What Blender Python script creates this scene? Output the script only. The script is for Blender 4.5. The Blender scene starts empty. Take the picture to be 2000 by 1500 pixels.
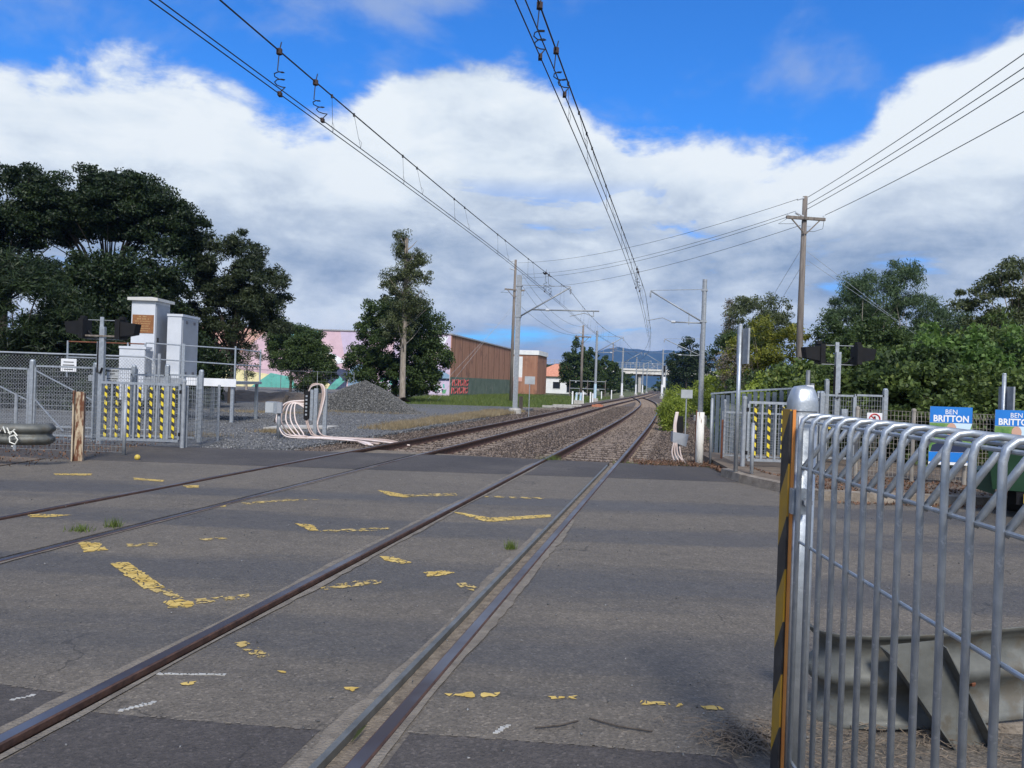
import bpy, math, random
import numpy as np
from mathutils import Vector, Matrix
scene = bpy.context.scene
COL = scene.collection
R = math.radians
rng = np.random.default_rng(7)
random.seed(7)

# ------------------------------------------------------------------ camera
CAM_H = 1.57
cam_d = bpy.data.cameras.new('camera'); cam = bpy.data.objects.new('camera', cam_d); COL.objects.link(cam)
cam_d.sensor_width = 36; cam_d.lens = 27.0; cam_d.clip_start = 0.05; cam_d.clip_end = 30000
_r, _p = R(1.973), R(0.127)
right = Vector((math.cos(_r), math.sin(_r)*math.sin(_p), math.sin(_r)*math.cos(_p)))
up = Vector((-math.sin(_r), math.cos(_r)*math.sin(_p), math.cos(_r)*math.cos(_p)))
back = right.cross(up)
mw = Matrix((right, up, back)).transposed().to_4x4(); mw.translation = (0, 0, CAM_H)
cam.matrix_world = mw
scene.camera = cam
scene.render.resolution_x = 1024; scene.render.resolution_y = 768

# ------------------------------------------------------------------ sun, sky, exposure
SUN_DIR = Vector((0.12, -0.85, 0.80)).normalized()
SUN_STRENGTH, SKY_STRENGTH, HAZE, EXPOSURE = 3.2, 0.10, 0.00014, 0.35
sun_d = bpy.data.lights.new('sun', 'SUN'); sun = bpy.data.objects.new('sun', sun_d); COL.objects.link(sun)
sun_d.energy = SUN_STRENGTH; sun_d.angle = R(14.0); sun_d.color = (1, 0.95, 0.87)
sun.rotation_euler = SUN_DIR.to_track_quat('Z', 'Y').to_euler()
sun.location = (-20, -20, 40)
vs = scene.view_settings
vs.view_transform = 'Standard'; vs.look = 'None'; vs.exposure = EXPOSURE; vs.gamma = 1.0; vs.use_curve_mapping = False

class NT:
    """small helper to wire shader nodes"""
    def __init__(s, tree): s.t = tree; tree.nodes.clear()
    def n(s, typ, **kw):
        nd = s.t.nodes.new(typ)
        for k, v in kw.items():
            if k == 'ins':
                for kk, vv in v.items():
                    if hasattr(vv, 'is_output') or isinstance(vv, bpy.types.NodeSocket): s.t.links.new(vv, nd.inputs[kk])
                    else: nd.inputs[kk].default_value = vv
            else: setattr(nd, k, v)
        return nd
    def math(s, op, a, b=0.0, c=0.0, clamp=False):
        nd = s.t.nodes.new('ShaderNodeMath'); nd.operation = op; nd.use_clamp = clamp
        for i, x in enumerate((a, b, c)):
            if isinstance(x, bpy.types.NodeSocket): s.t.links.new(x, nd.inputs[i])
            else: nd.inputs[i].default_value = x
        return nd.outputs[0]
    def mix(s, f, a, b, typ='MIX'):
        nd = s.t.nodes.new('ShaderNodeMix'); nd.data_type = 'RGBA'; nd.blend_type = typ
        for sock, x in ((nd.inputs[0], f), (nd.inputs[6], a), (nd.inputs[7], b)):
            if isinstance(x, bpy.types.NodeSocket): s.t.links.new(x, sock)
            else: sock.default_value = x if not isinstance(x, tuple) else (*x[:3], 1)
        return nd.outputs[2]
    def ramp(s, f, stops, interp='LINEAR'):
        nd = s.t.nodes.new('ShaderNodeValToRGB'); cr = nd.color_ramp; cr.interpolation = interp
        while len(cr.elements) < len(stops): cr.elements.new(0.5)
        for e, (p, c) in zip(cr.elements, stops):
            e.position = p; e.color = (*c, 1) if isinstance(c, tuple) else (c, c, c, 1)
        s.t.links.new(f, nd.inputs[0]); return nd.outputs[0]
    def link(s, a, b): s.t.links.new(a, b)

world = bpy.data.worlds.new('World'); scene.world = world; world.use_nodes = True
def make_sky():
    w = NT(world.node_tree)
    out = w.n('ShaderNodeOutputWorld'); bg = w.n('ShaderNodeBackground'); w.link(bg.outputs[0], out.inputs[0])
    bg.inputs[1].default_value = SKY_STRENGTH
    sky = w.n('ShaderNodeTexSky'); sky.sky_type = 'NISHITA'; sky.sun_disc = False
    sky.sun_elevation = math.asin(SUN_DIR.z); sky.sun_rotation = math.atan2(SUN_DIR.x, SUN_DIR.y)
    sky.air_density = 1.0; sky.dust_density = 0.3; sky.ozone_density = 2.5; ek = 2.0**-EXPOSURE
    tc = w.n('ShaderNodeTexCoord'); sep = w.n('ShaderNodeSeparateXYZ'); w.link(tc.outputs['Generated'], sep.inputs[0])
    x, y, z = sep.outputs
    az = w.math('ARCTAN2', x, y); el = w.math('ARCSINE', z)
    eld = w.math('MULTIPLY', el, 57.2958)
    elc = w.math('MAXIMUM', el, 0.0)
    # direction based cloud coordinates, flattened a little
    ca = w.math('COSINE', az); sa = w.math('SINE', az)
    p1 = w.n('ShaderNodeCombineXYZ', ins={0: sa, 1: ca, 2: w.math('MULTIPLY', el, 1.9)})
    n1 = w.n('ShaderNodeTexNoise', ins={'Vector': p1.outputs[0], 'Scale': 3.1, 'Detail': 9.0, 'Roughness': 0.56, 'Distortion': 0.25})
    n2 = w.n('ShaderNodeTexNoise', ins={'Vector': p1.outputs[0], 'Scale': 8.5, 'Detail': 9.0, 'Roughness': 0.62, 'Distortion': 0.25})
    p3 = w.n('ShaderNodeCombineXYZ', ins={0: w.math('MULTIPLY', sa, 0.8), 1: w.math('MULTIPLY', ca, 0.8), 2: w.math('MULTIPLY', el, 3.0)})
    n3 = w.n('ShaderNodeTexNoise', ins={'Vector': p3.outputs[0], 'Scale': 3.4, 'Detail': 8.0, 'Roughness': 0.55, 'Distortion': 0.4})
    # height of the top of the cloud bank around the compass (degrees), a curve over azimuth
    fc = w.n('ShaderNodeFloatCurve'); cv = fc.mapping.curves[0]
    prof = [(-180, 24), (-150, 20), (-120, 27), (-90, 19), (-60, 24), (-44, 20), (-34, 18.4), (-27, 19.6), (-21, 19.6), (-16.5, 18.0), (-13, 18.8), (-9, 21.5), (-4, 22.5), (1, 21.8), (5, 19.0), (8, 17.3), (13, 17.9), (18, 17.0), (21.5, 16.6), (24.5, 18.8), (28, 20.5), (31, 21.5), (34, 23.0), (45, 25), (60, 19), (90, 26), (120, 20), (150, 27), (180, 24)]
    while len(cv.points) < len(prof): cv.points.new(0.5, 0.5)
    for pt, (a, e) in zip(cv.points, prof): pt.location = (a/360+0.5, e/40); pt.handle_type = 'AUTO'
    fc.mapping.update()
    w.link(w.math('MULTIPLY_ADD', az, 1/(2*math.pi), 0.5), fc.inputs['Value'])
    top = w.math('MULTIPLY', fc.outputs[0], 40.0)
    depth = w.math('SUBTRACT', top, eld)                       # degrees below the top of the bank
    puff = w.math('MULTIPLY', w.math('SUBTRACT', n1.outputs[0], 0.5), 9.0)
    puff2 = w.math('MULTIPLY', w.math('SUBTRACT', n2.outputs[0], 0.5), 5.5)
    dd = w.math('ADD', depth, w.math('ADD', puff, puff2))
    bank = w.n('ShaderNodeMapRange', interpolation_type='SMOOTHSTEP', ins={0: dd, 1: -0.7, 2: 1.3}).outputs[0]
    # gaps of blue inside the bank and loose wisps above it
    gap = w.n('ShaderNodeMapRange', interpolation_type='SMOOTHSTEP', ins={0: n3.outputs[0], 1: 0.30, 2: 0.40}).outputs[0]
    bank = w.math('MULTIPLY', bank, w.math('MAXIMUM', gap, w.n('ShaderNodeMapRange', ins={0: eld, 1: 9.0, 2: 15.0}).outputs[0]))
    wisp = w.n('ShaderNodeMapRange', interpolation_type='SMOOTHSTEP', ins={0: n1.outputs[0], 1: 0.49, 2: 0.70}).outputs[0]
    wisp = w.math('MULTIPLY', wisp, 0.7)
    # broken cloud overhead, like the sky in view, added to whiten the ambient light
    p4 = w.n('ShaderNodeCombineXYZ', ins={0: w.math('DIVIDE', x, w.math('ADD', w.math('ABSOLUTE', z), 0.35)), 1: w.math('DIVIDE', y, w.math('ADD', w.math('ABSOLUTE', z), 0.35)), 2: 0.0})
    n4 = w.n('ShaderNodeTexNoise', ins={'Vector': p4.outputs[0], 'Scale': 2.3, 'Detail': 8.0, 'Roughness': 0.57, 'Distortion': 0.3})
    over = w.n('ShaderNodeMapRange', interpolation_type='SMOOTHSTEP', ins={0: n4.outputs[0], 1: 0.42, 2: 0.56}).outputs[0]
    over = w.math('MULTIPLY', over, w.n('ShaderNodeMapRange', interpolation_type='SMOOTHSTEP', ins={0: eld, 1: 29.0, 2: 38.0}).outputs[0])
    bank = w.math('MAXIMUM', bank, over)
    mask = w.math('MAXIMUM', bank, wisp)
    # cloud colour: sunlit white crowns, grey-blue flat bases lower down
    fb = w.n('ShaderNodeFloatCurve'); cb = fb.mapping.curves[0]
    bp_ = [(0, .62), (2.5, .66), (4.5, .70), (6.5, .60), (8.5, .54), (10.5, .66), (13, .84), (18, .98), (20.5, .92), (23, .55), (32, .48), (40, .65)]
    while len(cb.points) < len(bp_): cb.points.new(0.5, 0.5)
    for pt, (e, v_) in zip(cb.points, bp_): pt.location = (e/40, v_)
    fb.mapping.update(); w.link(w.math('DIVIDE', eld, 40.0), fb.inputs['Value'])
    sh = w.math('ADD', w.math('MULTIPLY', w.math('SUBTRACT', n2.outputs[0], 0.5), 1.5), w.math('MULTIPLY', w.math('SUBTRACT', n3.outputs[0], 0.5), 1.9))
    amp = w.n('ShaderNodeMapRange', interpolation_type='SMOOTHSTEP', ins={0: eld, 1: 9.0, 2: 17.0, 3: 0.80, 4: 0.60}).outputs[0]
    t = w.math('ADD', fb.outputs[0], w.math('MULTIPLY', sh, amp), clamp=True)
    edge = w.n('ShaderNodeMapRange', ins={0: dd, 1: 0.3, 2: 3.5, 3: 0.16, 4: 0.0}).outputs[0]
    t = w.math('ADD', t, edge, clamp=True)
    cc_ = lambda r, g, b: (r*ek, g*ek, b*ek)
    ccol = w.ramp(t, [(0.0, cc_(.20, .29, .45)), (0.32, cc_(.31, .41, .57)), (0.62, cc_(.56, .65, .77)), (0.86, cc_(.80, .88, .95)), (1.0, cc_(.90, .96, 1.0))])
    wispcol = w.mix(w.math('SUBTRACT', 1.0, bank), ccol, cc_(.40, .50, .72))
    csc = w.n('ShaderNodeVectorMath', operation='SCALE', ins={0: wispcol, 'Scale': 1/SKY_STRENGTH})
    tint = w.mix(1.0, sky.outputs[0], (0.26, 0.86, 1.62), 'MULTIPLY')
    col = w.mix(mask, tint, csc.outputs[0])
    w.link(col, bg.inputs[0])
make_sky()

# ------------------------------------------------------------------ mesh helpers
class M:
    def __init__(s): s.v = []; s.f = []
    def add(s, vs, fs):
        b = len(s.v); s.v += [tuple(map(float, q)) for q in vs]; s.f += [tuple(b+i for i in f) for f in fs]; return s
    def box(s, c, size, rz=0.0):
        hx, hy, hz = size[0]/2, size[1]/2, size[2]/2; ca, sa = math.cos(rz), math.sin(rz)
        vs = []
        for z in (-hz, hz):
            for x, y in ((-hx, -hy), (hx, -hy), (hx, hy), (-hx, hy)):
                vs.append((c[0]+x*ca-y*sa, c[1]+x*sa+y*ca, c[2]+z))
        return s.add(vs, [(3, 2, 1, 0), (4, 5, 6, 7), (0, 1, 5, 4), (1, 2, 6, 5), (2, 3, 7, 6), (3, 0, 4, 7)])
    def tube(s, pts, r, n=6, cap=True):
        pts = [Vector(p) for p in pts]; k = len(pts); rs = r if isinstance(r, (list, tuple)) else [r]*k
        vs = []; ref = None
        for i, p in enumerate(pts):
            d = (pts[min(i+1, k-1)] - pts[max(i-1, 0)])
            d = d.normalized() if d.length > 1e-9 else Vector((0, 0, 1))
            if ref is None: ref = Vector((1, 0, 0)) if abs(d.x) < 0.8 else Vector((0, 1, 0))
            a = (ref - d*ref.dot(d)); a = a.normalized() if a.length > 1e-6 else d.orthogonal().normalized()
            ref = a; b = d.cross(a)
            for j in range(n):
                t = 2*math.pi*(j+0.5)/n; vs.append(p + a*(rs[i]*math.cos(t)) + b*(rs[i]*math.sin(t)))
        fs = [(i*n+j, i*n+(j+1) % n, (i+1)*n+(j+1) % n, (i+1)*n+j) for i in range(k-1) for j in range(n)]
        if cap: fs += [tuple(range(n))[::-1], tuple((k-1)*n+j for j in range(n))]
        return s.add(vs, fs)
    def beam(s, p, q, w, h):
        p, q = Vector(p), Vector(q); d = (q-p).normalized()
        a = d.cross(Vector((0, 0, 1))); a = a.normalized() if a.length > 1e-4 else Vector((1, 0, 0)); b = a.cross(d)
        vs = [e + a*(i*w/2) + b*(j*h/2) for e in (p, q) for i, j in ((-1, -1), (1, -1), (1, 1), (-1, 1))]
        return s.add(vs, [(0, 1, 2, 3), (7, 6, 5, 4), (0, 4, 5, 1), (1, 5, 6, 2), (2, 6, 7, 3), (3, 7, 4, 0)])
    def prism(s, poly, z0, z1):
        n = len(poly); vs = [(x, y, z0) for x, y in poly] + [(x, y, z1) for x, y in poly]
        return s.add(vs, [tuple(range(n))[::-1], tuple(range(n, 2*n))] + [(i, (i+1) % n, n+(i+1) % n, n+i) for i in range(n)])
    def wall(s, poly, y0, y1):          # polygon given in x,z, extruded along y (y0 = camera side)
        n = len(poly); vs = [(x, y0, z) for x, z in poly] + [(x, y1, z) for x, z in poly]
        return s.add(vs, [tuple(range(n)), tuple(range(n, 2*n))[::-1]] + [((i+1) % n, i, n+i, n+(i+1) % n) for i in range(n)])
    def lathe(s, c, prof, n=12, cap=True):
        vs = [(c[0]+r*math.cos(2*math.pi*j/n), c[1]+r*math.sin(2*math.pi*j/n), c[2]+z) for r, z in prof for j in range(n)]
        k = len(prof); fs = [(i*n+j, i*n+(j+1) % n, (i+1)*n+(j+1) % n, (i+1)*n+j) for i in range(k-1) for j in range(n)]
        if cap: fs += [tuple(range(n))[::-1], tuple((k-1)*n+j for j in range(n))]
        return s.add(vs, fs)
    def ball(s, c, r, n=8, m=5, sc=(1, 1, 1)):
        prof = [(max(0.001, math.sin(math.pi*i/m)), -math.cos(math.pi*i/m)) for i in range(m+1)]
        b = len(s.v); s.lathe((0, 0, 0), prof, n)
        for i in range(b, len(s.v)):
            x, y, z = s.v[i]; s.v[i] = (c[0]+x*r*sc[0], c[1]+y*r*sc[1], c[2]+z*r*sc[2])
        return s
    def build(s, name, mat, parent=None, smooth=False, world=False):
        me = bpy.data.meshes.new(name)
        v = s.v
        if world and parent is not None:
            o = root_of(parent).location; v = [(x-o.x, y-o.y, z-o.z) for x, y, z in v]
        me.from_pydata(v, [], s.f); me.update()
        if smooth: me.polygons.foreach_set('use_smooth', [True]*len(me.polygons))
        return link(name, me, mat, parent)
def root_of(o):
    while o.parent: o = o.parent
    return o
def link(name, me, mat, parent=None):
    o = bpy.data.objects.new(name, me); COL.objects.link(o)
    if mat is not None and len(me.materials) == 0: me.materials.append(MAT[mat] if isinstance(mat, str) else mat)
    if parent is not None: o.parent = parent
    return o
def np_mesh(name, V, F):
    me = bpy.data.meshes.new(name); V = np.asarray(V, np.float32); F = np.asarray(F, np.int32); k = F.shape[1]
    me.vertices.add(len(V)); me.vertices.foreach_set('co', V.ravel())
    me.loops.add(F.size); me.loops.foreach_set('vertex_index', F.ravel())
    me.polygons.add(len(F)); me.polygons.foreach_set('loop_start', np.arange(len(F), dtype=np.int32)*k)
    me.polygons.foreach_set('loop_total', np.full(len(F), k, np.int32))
    me.update(calc_edges=True); return me
def tag(o, label, cat, group=None):
    o['label'] = label; o['category'] = cat
    if group: o['group'] = group
    return o
def thing(name, label, cat, loc=(0, 0, 0), rz=0.0, group=None):
    o = bpy.data.objects.new(name, None); COL.objects.link(o); o.empty_display_size = 0.2
    o.location = loc; o.rotation_euler = (0, 0, rz); return tag(o, label, cat, group)
def struct(o, kind='structure'): o['kind'] = kind; return o
def copy_tree(o, parent=None):
    c = o.copy(); COL.objects.link(c); c.parent = parent
    for ch in list(o.children): copy_tree(ch, c)
    return c
def text(body, size, mat, parent, loc, name='lettering', rot=(R(90), 0, 0), bold=0.0, align='CENTER', sx=1.0):
    cu = bpy.data.curves.new('t', 'FONT'); cu.body = body; cu.size = size; cu.align_x = align; cu.align_y = 'CENTER'; cu.offset = bold; cu.extrude = 0.001; cu.resolution_u = 2
    t = bpy.data.objects.new('t', cu); COL.objects.link(t); dg = bpy.context.evaluated_depsgraph_get()
    me = bpy.data.meshes.new_from_object(t.evaluated_get(dg)); bpy.data.objects.remove(t); me.materials.clear()
    me.transform(Matrix.Diagonal((sx, 1, 1, 1)))
    o = link(name, me, mat, parent); o.location = loc; o.rotation_euler = rot; return o

# ------------------------------------------------------------------ materials
MAT = {}
def pmat(name, c1, c2=None, scale=8.0, rough=0.6, metal=0.0, bump=0.0, bscale=None, spec=0.5, stretch=None, detail=5.0, lo=0.35, hi=0.65, trans=0.0, c3=None, s3=1.0, amt3=0.5):
    m = bpy.data.materials.new(name); m.use_nodes = True; w = NT(m.node_tree)
    out = w.n('ShaderNodeOutputMaterial'); b = w.n('ShaderNodeBsdfPrincipled'); w.link(b.outputs[0], out.inputs[0])
    b.inputs['Roughness'].default_value = rough; b.inputs['Metallic'].default_value = metal; b.inputs['Specular IOR Level'].default_value = spec
    tc = w.n('ShaderNodeTexCoord'); vec = tc.outputs['Object']
    if stretch:
        mp = w.n('ShaderNodeMapping', ins={0: vec}); mp.inputs['Scale'].default_value = stretch; vec = mp.outputs[0]
    if c2 is None: b.inputs['Base Color'].default_value = (*c1, 1)
    else:
        n = w.n('ShaderNodeTexNoise', ins={'Vector': vec, 'Scale': scale, 'Detail': detail, 'Roughness': 0.6})
        col = w.ramp(n.outputs[0], [(lo, c1), (hi, c2)])
        if c3:
            n3 = w.n('ShaderNodeTexNoise', ins={'Vector': tc.outputs['Object'], 'Scale': s3, 'Detail': 6.0, 'Roughness': 0.65})
            f = w.ramp(n3.outputs[0], [(amt3, 0.0), (amt3+0.1, 1.0)]); col = w.mix(f, col, c3)
        w.link(col, b.inputs['Base Color'])
    if bump:
        nb = w.n('ShaderNodeTexNoise', ins={'Vector': vec, 'Scale': bscale or scale*3, 'Detail': 4.0})
        bp = w.n('ShaderNodeBump', ins={'Strength': bump, 'Distance': 0.02, 'Height': nb.outputs[0]}); w.link(bp.outputs[0], b.inputs['Normal'])
    MAT[name] = m; return m
def leafmat(name, ca, cb, cc=None, transl=0.3):
    m = bpy.data.materials.new(name); m.use_nodes = True; w = NT(m.node_tree)
    out = w.n('ShaderNodeOutputMaterial'); g = w.n('ShaderNodeNewGeometry')
    tc = w.n('ShaderNodeTexCoord'); n = w.n('ShaderNodeTexNoise', ins={'Vector': tc.outputs['Object'], 'Scale': 0.55, 'Detail': 3.0})
    f = w.math('ADD', w.math('MULTIPLY', g.outputs['Random Per Island'], 0.6), w.math('MULTIPLY', w.math('SUBTRACT', n.outputs[0], 0.3), 0.9), clamp=True)
    stops = [(0.1, ca), (0.75, cb)] + ([(0.97, cc)] if cc else [])
    col = w.ramp(f, stops)
    d = w.n('ShaderNodeBsdfPrincipled', ins={'Base Color': col, 'Roughness': 0.55, 'Specular IOR Level': 0.35})
    t = w.n('ShaderNodeBsdfTranslucent', ins={0: col}); mx = w.n('ShaderNodeMixShader', ins={0: transl, 1: d.outputs[0], 2: t.outputs[0]})
    w.link(mx.outputs[0], out.inputs[0]); MAT[name] = m; return m
def asphalt(name, base, dark, tan, bands):
    m = bpy.data.materials.new(name); m.use_nodes = True; w = NT(m.node_tree)
    out = w.n('ShaderNodeOutputMaterial'); b = w.n('ShaderNodeBsdfPrincipled'); w.link(b.outputs[0], out.inputs[0])
    tc = w.n('ShaderNodeTexCoord'); P = tc.outputs['Object']; sep = w.n('ShaderNodeSeparateXYZ', ins={0: P})
    big = w.n('ShaderNodeTexNoise', ins={'Vector': P, 'Scale': 0.55, 'Detail': 6.0, 'Roughness': 0.62})
    col = w.ramp(big.outputs[0], [(0.36, dark), (0.50, base), (0.66, tan)])
    rough = 0.82
    if bands:                                            # wheel paths: polished, darker bitumen along the lanes
        st = w.n('ShaderNodeMapping', ins={0: P}); st.inputs['Scale'].default_value = (0.22, 2.0, 1)
        wn = w.n('ShaderNodeTexNoise', ins={'Vector': st.outputs[0], 'Scale': 1.0, 'Detail': 5.0, 'Roughness': 0.6})
        yy = w.math('ADD', sep.outputs[1], w.math('MULTIPLY', w.math('SUBTRACT', wn.outputs[0], 0.5), 1.5))
        tot = None
        for c, wd, a in bands:
            g = w.n('ShaderNodeMapRange', interpolation_type='SMOOTHSTEP', ins={0: w.math('ABSOLUTE', w.math('SUBTRACT', yy, c)), 1: wd, 2: wd*0.25, 3: 0.0, 4: a}).outputs[0]
            tot = g if tot is None else w.math('MAXIMUM', tot, g)
        inv = w.math('SUBTRACT', 1.0, tot)
        col = w.mix(w.math('MULTIPLY', inv, 0.62), col, tan)
        col = w.mix(tot, col, dark)
        rr = w.n('ShaderNodeMapRange', ins={0: tot, 1: 0.0, 2: 1.0, 3: 0.85, 4: 0.56}).outputs[0]; w.link(rr, b.inputs['Roughness'])
    else: b.inputs['Roughness'].default_value = rough
    # aggregate
    v = w.n('ShaderNodeTexVoronoi', ins={'Vector': P, 'Scale': 75.0}); sp = w.n('ShaderNodeTexNoise', ins={'Vector': P, 'Scale': 60.0, 'Detail': 3.0, 'Roughness': 0.7})
    vs_ = w.n('ShaderNodeSeparateColor', ins={0: v.outputs['Color']})
    grain = w.ramp(vs_.outputs[0], [(0.0, 0.76), (0.5, 0.97), (0.9, 1.16), (1.0, 1.6)])
    mid = w.n('ShaderNodeTexNoise', ins={'Vector': P, 'Scale': 6.0, 'Detail': 7.0, 'Roughness': 0.7}); col = w.mix(1.0, col, w.ramp(mid.outputs[0], [(0.32, 0.86), (0.5, 1.0), (0.68, 1.14)]), 'MULTIPLY')
    col = w.mix(1.0, col, grain, 'MULTIPLY')
    pit = w.ramp(sp.outputs[0], [(0.30, 0.35), (0.42, 1.0)]); col = w.mix(1.0, col, pit, 'MULTIPLY')
    # a few cracks
    dn = w.n('ShaderNodeTexNoise', ins={'Vector': P, 'Scale': 2.0, 'Detail': 4.0})
    dv = w.n('ShaderNodeVectorMath', operation='ADD', ins={0: P, 1: dn.outputs['Color']})
    cr = w.n('ShaderNodeTexVoronoi', feature='DISTANCE_TO_EDGE', ins={'Vector': dv.outputs[0], 'Scale': 0.42})
    cm = w.n('ShaderNodeMapRange', ins={0: cr.outputs['Distance'], 1: 0.0, 2: 0.006, 3: 0.45, 4: 1.0}).outputs[0]
    crm = w.n('ShaderNodeTexNoise', ins={'Vector': P, 'Scale': 0.8}); keep = w.ramp(crm.outputs[0], [(0.5, 0.0), (0.58, 1.0)])
    col = w.mix(keep, col, w.mix(1.0, col, cm, 'MULTIPLY'))
    w.link(col, b.inputs['Base Color'])
    hgt = w.math('ADD', v.outputs['Distance'], w.math('MULTIPLY', sp.outputs[0], 1.2))
    bp = w.n('ShaderNodeBump', ins={'Strength': 0.55, 'Distance': 0.008, 'Height': hgt}); w.link(bp.outputs[0], b.inputs['Normal'])
    MAT[name] = m
def gravel(name, ca, cb, cc, scale=17.0):
    m = bpy.data.materials.new(name); m.use_nodes = True; w = NT(m.node_tree)
    out = w.n('ShaderNodeOutputMaterial'); b = w.n('ShaderNodeBsdfPrincipled'); w.link(b.outputs[0], out.inputs[0]); b.inputs['Roughness'].default_value = 0.9
    tc = w.n('ShaderNodeTexCoord'); P = tc.outputs['Object']
    v = w.n('ShaderNodeTexVoronoi', ins={'Vector': P, 'Scale': scale}); big = w.n('ShaderNodeTexNoise', ins={'Vector': P, 'Scale': 0.7, 'Detail': 5.0})
    sc = w.n('ShaderNodeSeparateColor', ins={0: v.outputs['Color']})
    col = w.ramp(sc.outputs[0], [(0.0, ca), (0.55, cb), (1.0, cc)])
    col = w.mix(w.ramp(big.outputs[0], [(0.35, 0.0), (0.7, 0.7)]), col, cb)
    w.link(col, b.inputs['Base Color'])
    bp = w.n('ShaderNodeBump', ins={'Strength': 1.0, 'Distance': 0.05, 'Height': w.math('SUBTRACT', 1.0, v.outputs['Distance'])}); w.link(bp.outputs[0], b.inputs['Normal'])
    MAT[name] = m
def stonemat(name, ca, cb, cc):
    m = bpy.data.materials.new(name); m.use_nodes = True; w = NT(m.node_tree)
    out = w.n('ShaderNodeOutputMaterial'); b = w.n('ShaderNodeBsdfPrincipled'); w.link(b.outputs[0], out.inputs[0]); b.inputs['Roughness'].default_value = 0.9
    g = w.n('ShaderNodeNewGeometry'); w.link(w.ramp(g.outputs['Random Per Island'], [(0.0, ca), (0.5, cb), (1.0, cc)]), b.inputs['Base Color']); MAT[name] = m
def stripes(name, ca, cb, period, slope=1.0, axis='XZ'):
    """diagonal hazard tape: colour printed on the tape"""
    m = bpy.data.materials.new(name); m.use_nodes = True; w = NT(m.node_tree)
    out = w.n('ShaderNodeOutputMaterial'); b = w.n('ShaderNodeBsdfPrincipled'); w.link(b.outputs[0], out.inputs[0]); b.inputs['Roughness'].default_value = 0.45
    tc = w.n('ShaderNodeTexCoord'); sp = w.n('ShaderNodeSeparateXYZ', ins={0: tc.outputs['Object']})
    u = sp.outputs[0] if axis == 'XZ' else sp.outputs[1]
    k = w.math('FRACT', w.math('MULTIPLY', w.math('ADD', w.math('MULTIPLY', u, slope), sp.outputs[2]), 1/period))
    f = w.math('GREATER_THAN', k, 0.5)
    n = w.n('ShaderNodeTexNoise', ins={'Vector': tc.outputs['Object'], 'Scale': 14.0, 'Detail': 4.0})
    col = w.mix(w.ramp(n.outputs[0], [(0.4, 0.0), (0.8, 0.35)]), w.mix(f, ca, cb), (0.12, 0.11, 0.1))
    w.link(col, b.inputs['Base Color']); MAT[name] = m

asphalt('asphalt', (0.096, 0.083, 0.070), (0.079, 0.070, 0.060), (0.142, 0.120, 0.094), [(10.1, 0.75, .85), (8.2, 0.55, .75), (6.1, 0.75, .85), (4.5, 0.7, .8), (2.4, 0.6, .6)])
asphalt('path_asphalt', (0.062, 0.053, 0.048), (0.050, 0.043, 0.040), (0.085, 0.073, 0.064), None)
asphalt('carpark', (0.13, 0.125, 0.12), (0.11, 0.105, 0.1), (0.16, 0.15, 0.14), None)
gravel('ballast', (0.05, 0.038, 0.031), (0.108, 0.080, 0.063), (0.21, 0.165, 0.13))
gravel('yard_gravel', (0.06, 0.062, 0.066), (0.13, 0.13, 0.132), (0.26, 0.255, 0.25), 22.0)
stonemat('ballast_stone', (0.045, 0.034, 0.028), (0.108, 0.080, 0.063), (0.225, 0.175, 0.14))
stonemat('yard_stone', (0.055, 0.058, 0.062), (0.12, 0.122, 0.125), (0.27, 0.265, 0.26))
stonemat('pile_stone', (0.06, 0.06, 0.058), (0.12, 0.118, 0.112), (0.23, 0.225, 0.21))
pmat('pile_base', (0.05, 0.05, 0.048), (0.1, 0.098, 0.093), 9, 0.95, bump=1.0)
pmat('soil', (0.10, 0.075, 0.055), (0.17, 0.13, 0.095), 3, 0.95, bump=0.7, bscale=25)
pmat('groove_dirt', (0.12, 0.095, 0.07), (0.24, 0.195, 0.145), 18, 0.95, bump=0.9, bscale=70)
pmat('edge_dirt', (0.13, 0.11, 0.088), (0.21, 0.18, 0.145), 9, 0.95, bump=0.8, bscale=60)
pmat('grass_ground', (0.045, 0.075, 0.018), (0.10, 0.11, 0.035), 0.5, 0.95, bump=0.8, bscale=14, c3=(0.19, 0.15, 0.075), s3=0.12, amt3=0.52)
pmat('rail_rust', (0.060, 0.034, 0.028), (0.115, 0.062, 0.045), 9, 0.75, metal=0.25, bump=0.3)
pmat('rail_steel', (0.10, 0.070, 0.062), (0.26, 0.255, 0.265), 0.5, 0.36, metal=0.8, lo=0.46, hi=0.66)
pmat('check_steel', (0.13, 0.13, 0.12), (0.22, 0.22, 0.205), 6, 0.5, metal=0.6, bump=0.2)
pmat('sleeper', (0.17, 0.125, 0.095), (0.34, 0.265, 0.20), 5, 0.9, bump=0.4)
pmat('galv', (0.34, 0.37, 0.40), (0.47, 0.50, 0.53), 14, 0.42, metal=0.65, bump=0.08, c3=(0.60, 0.62, 0.64), s3=22, amt3=0.60)
pmat('galv_dull', (0.27, 0.29, 0.31), (0.38, 0.40, 0.42), 9, 0.6, metal=0.4, bump=0.1)
pmat('slate_paint', (0.055, 0.075, 0.10), (0.085, 0.11, 0.14), 6, 0.6)
pmat('wire_mesh', (0.30, 0.31, 0.31), (0.40, 0.41, 0.41), 9, 0.55, metal=0.4)
pmat('old_mesh', (0.26, 0.23, 0.19), (0.36, 0.33, 0.29), 5, 0.7, metal=0.2)
pmat('wire', (0.022, 0.021, 0.022), rough=0.55, metal=0.3)
pmat('black', (0.006, 0.006, 0.007), (0.010, 0.010, 0.011), 5, 0.6, spec=0.25)
pmat('wood', (0.12, 0.10, 0.085), (0.25, 0.215, 0.185), 3.0, 0.9, bump=0.5, bscale=12, stretch=(6, 6, 0.35))
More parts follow.
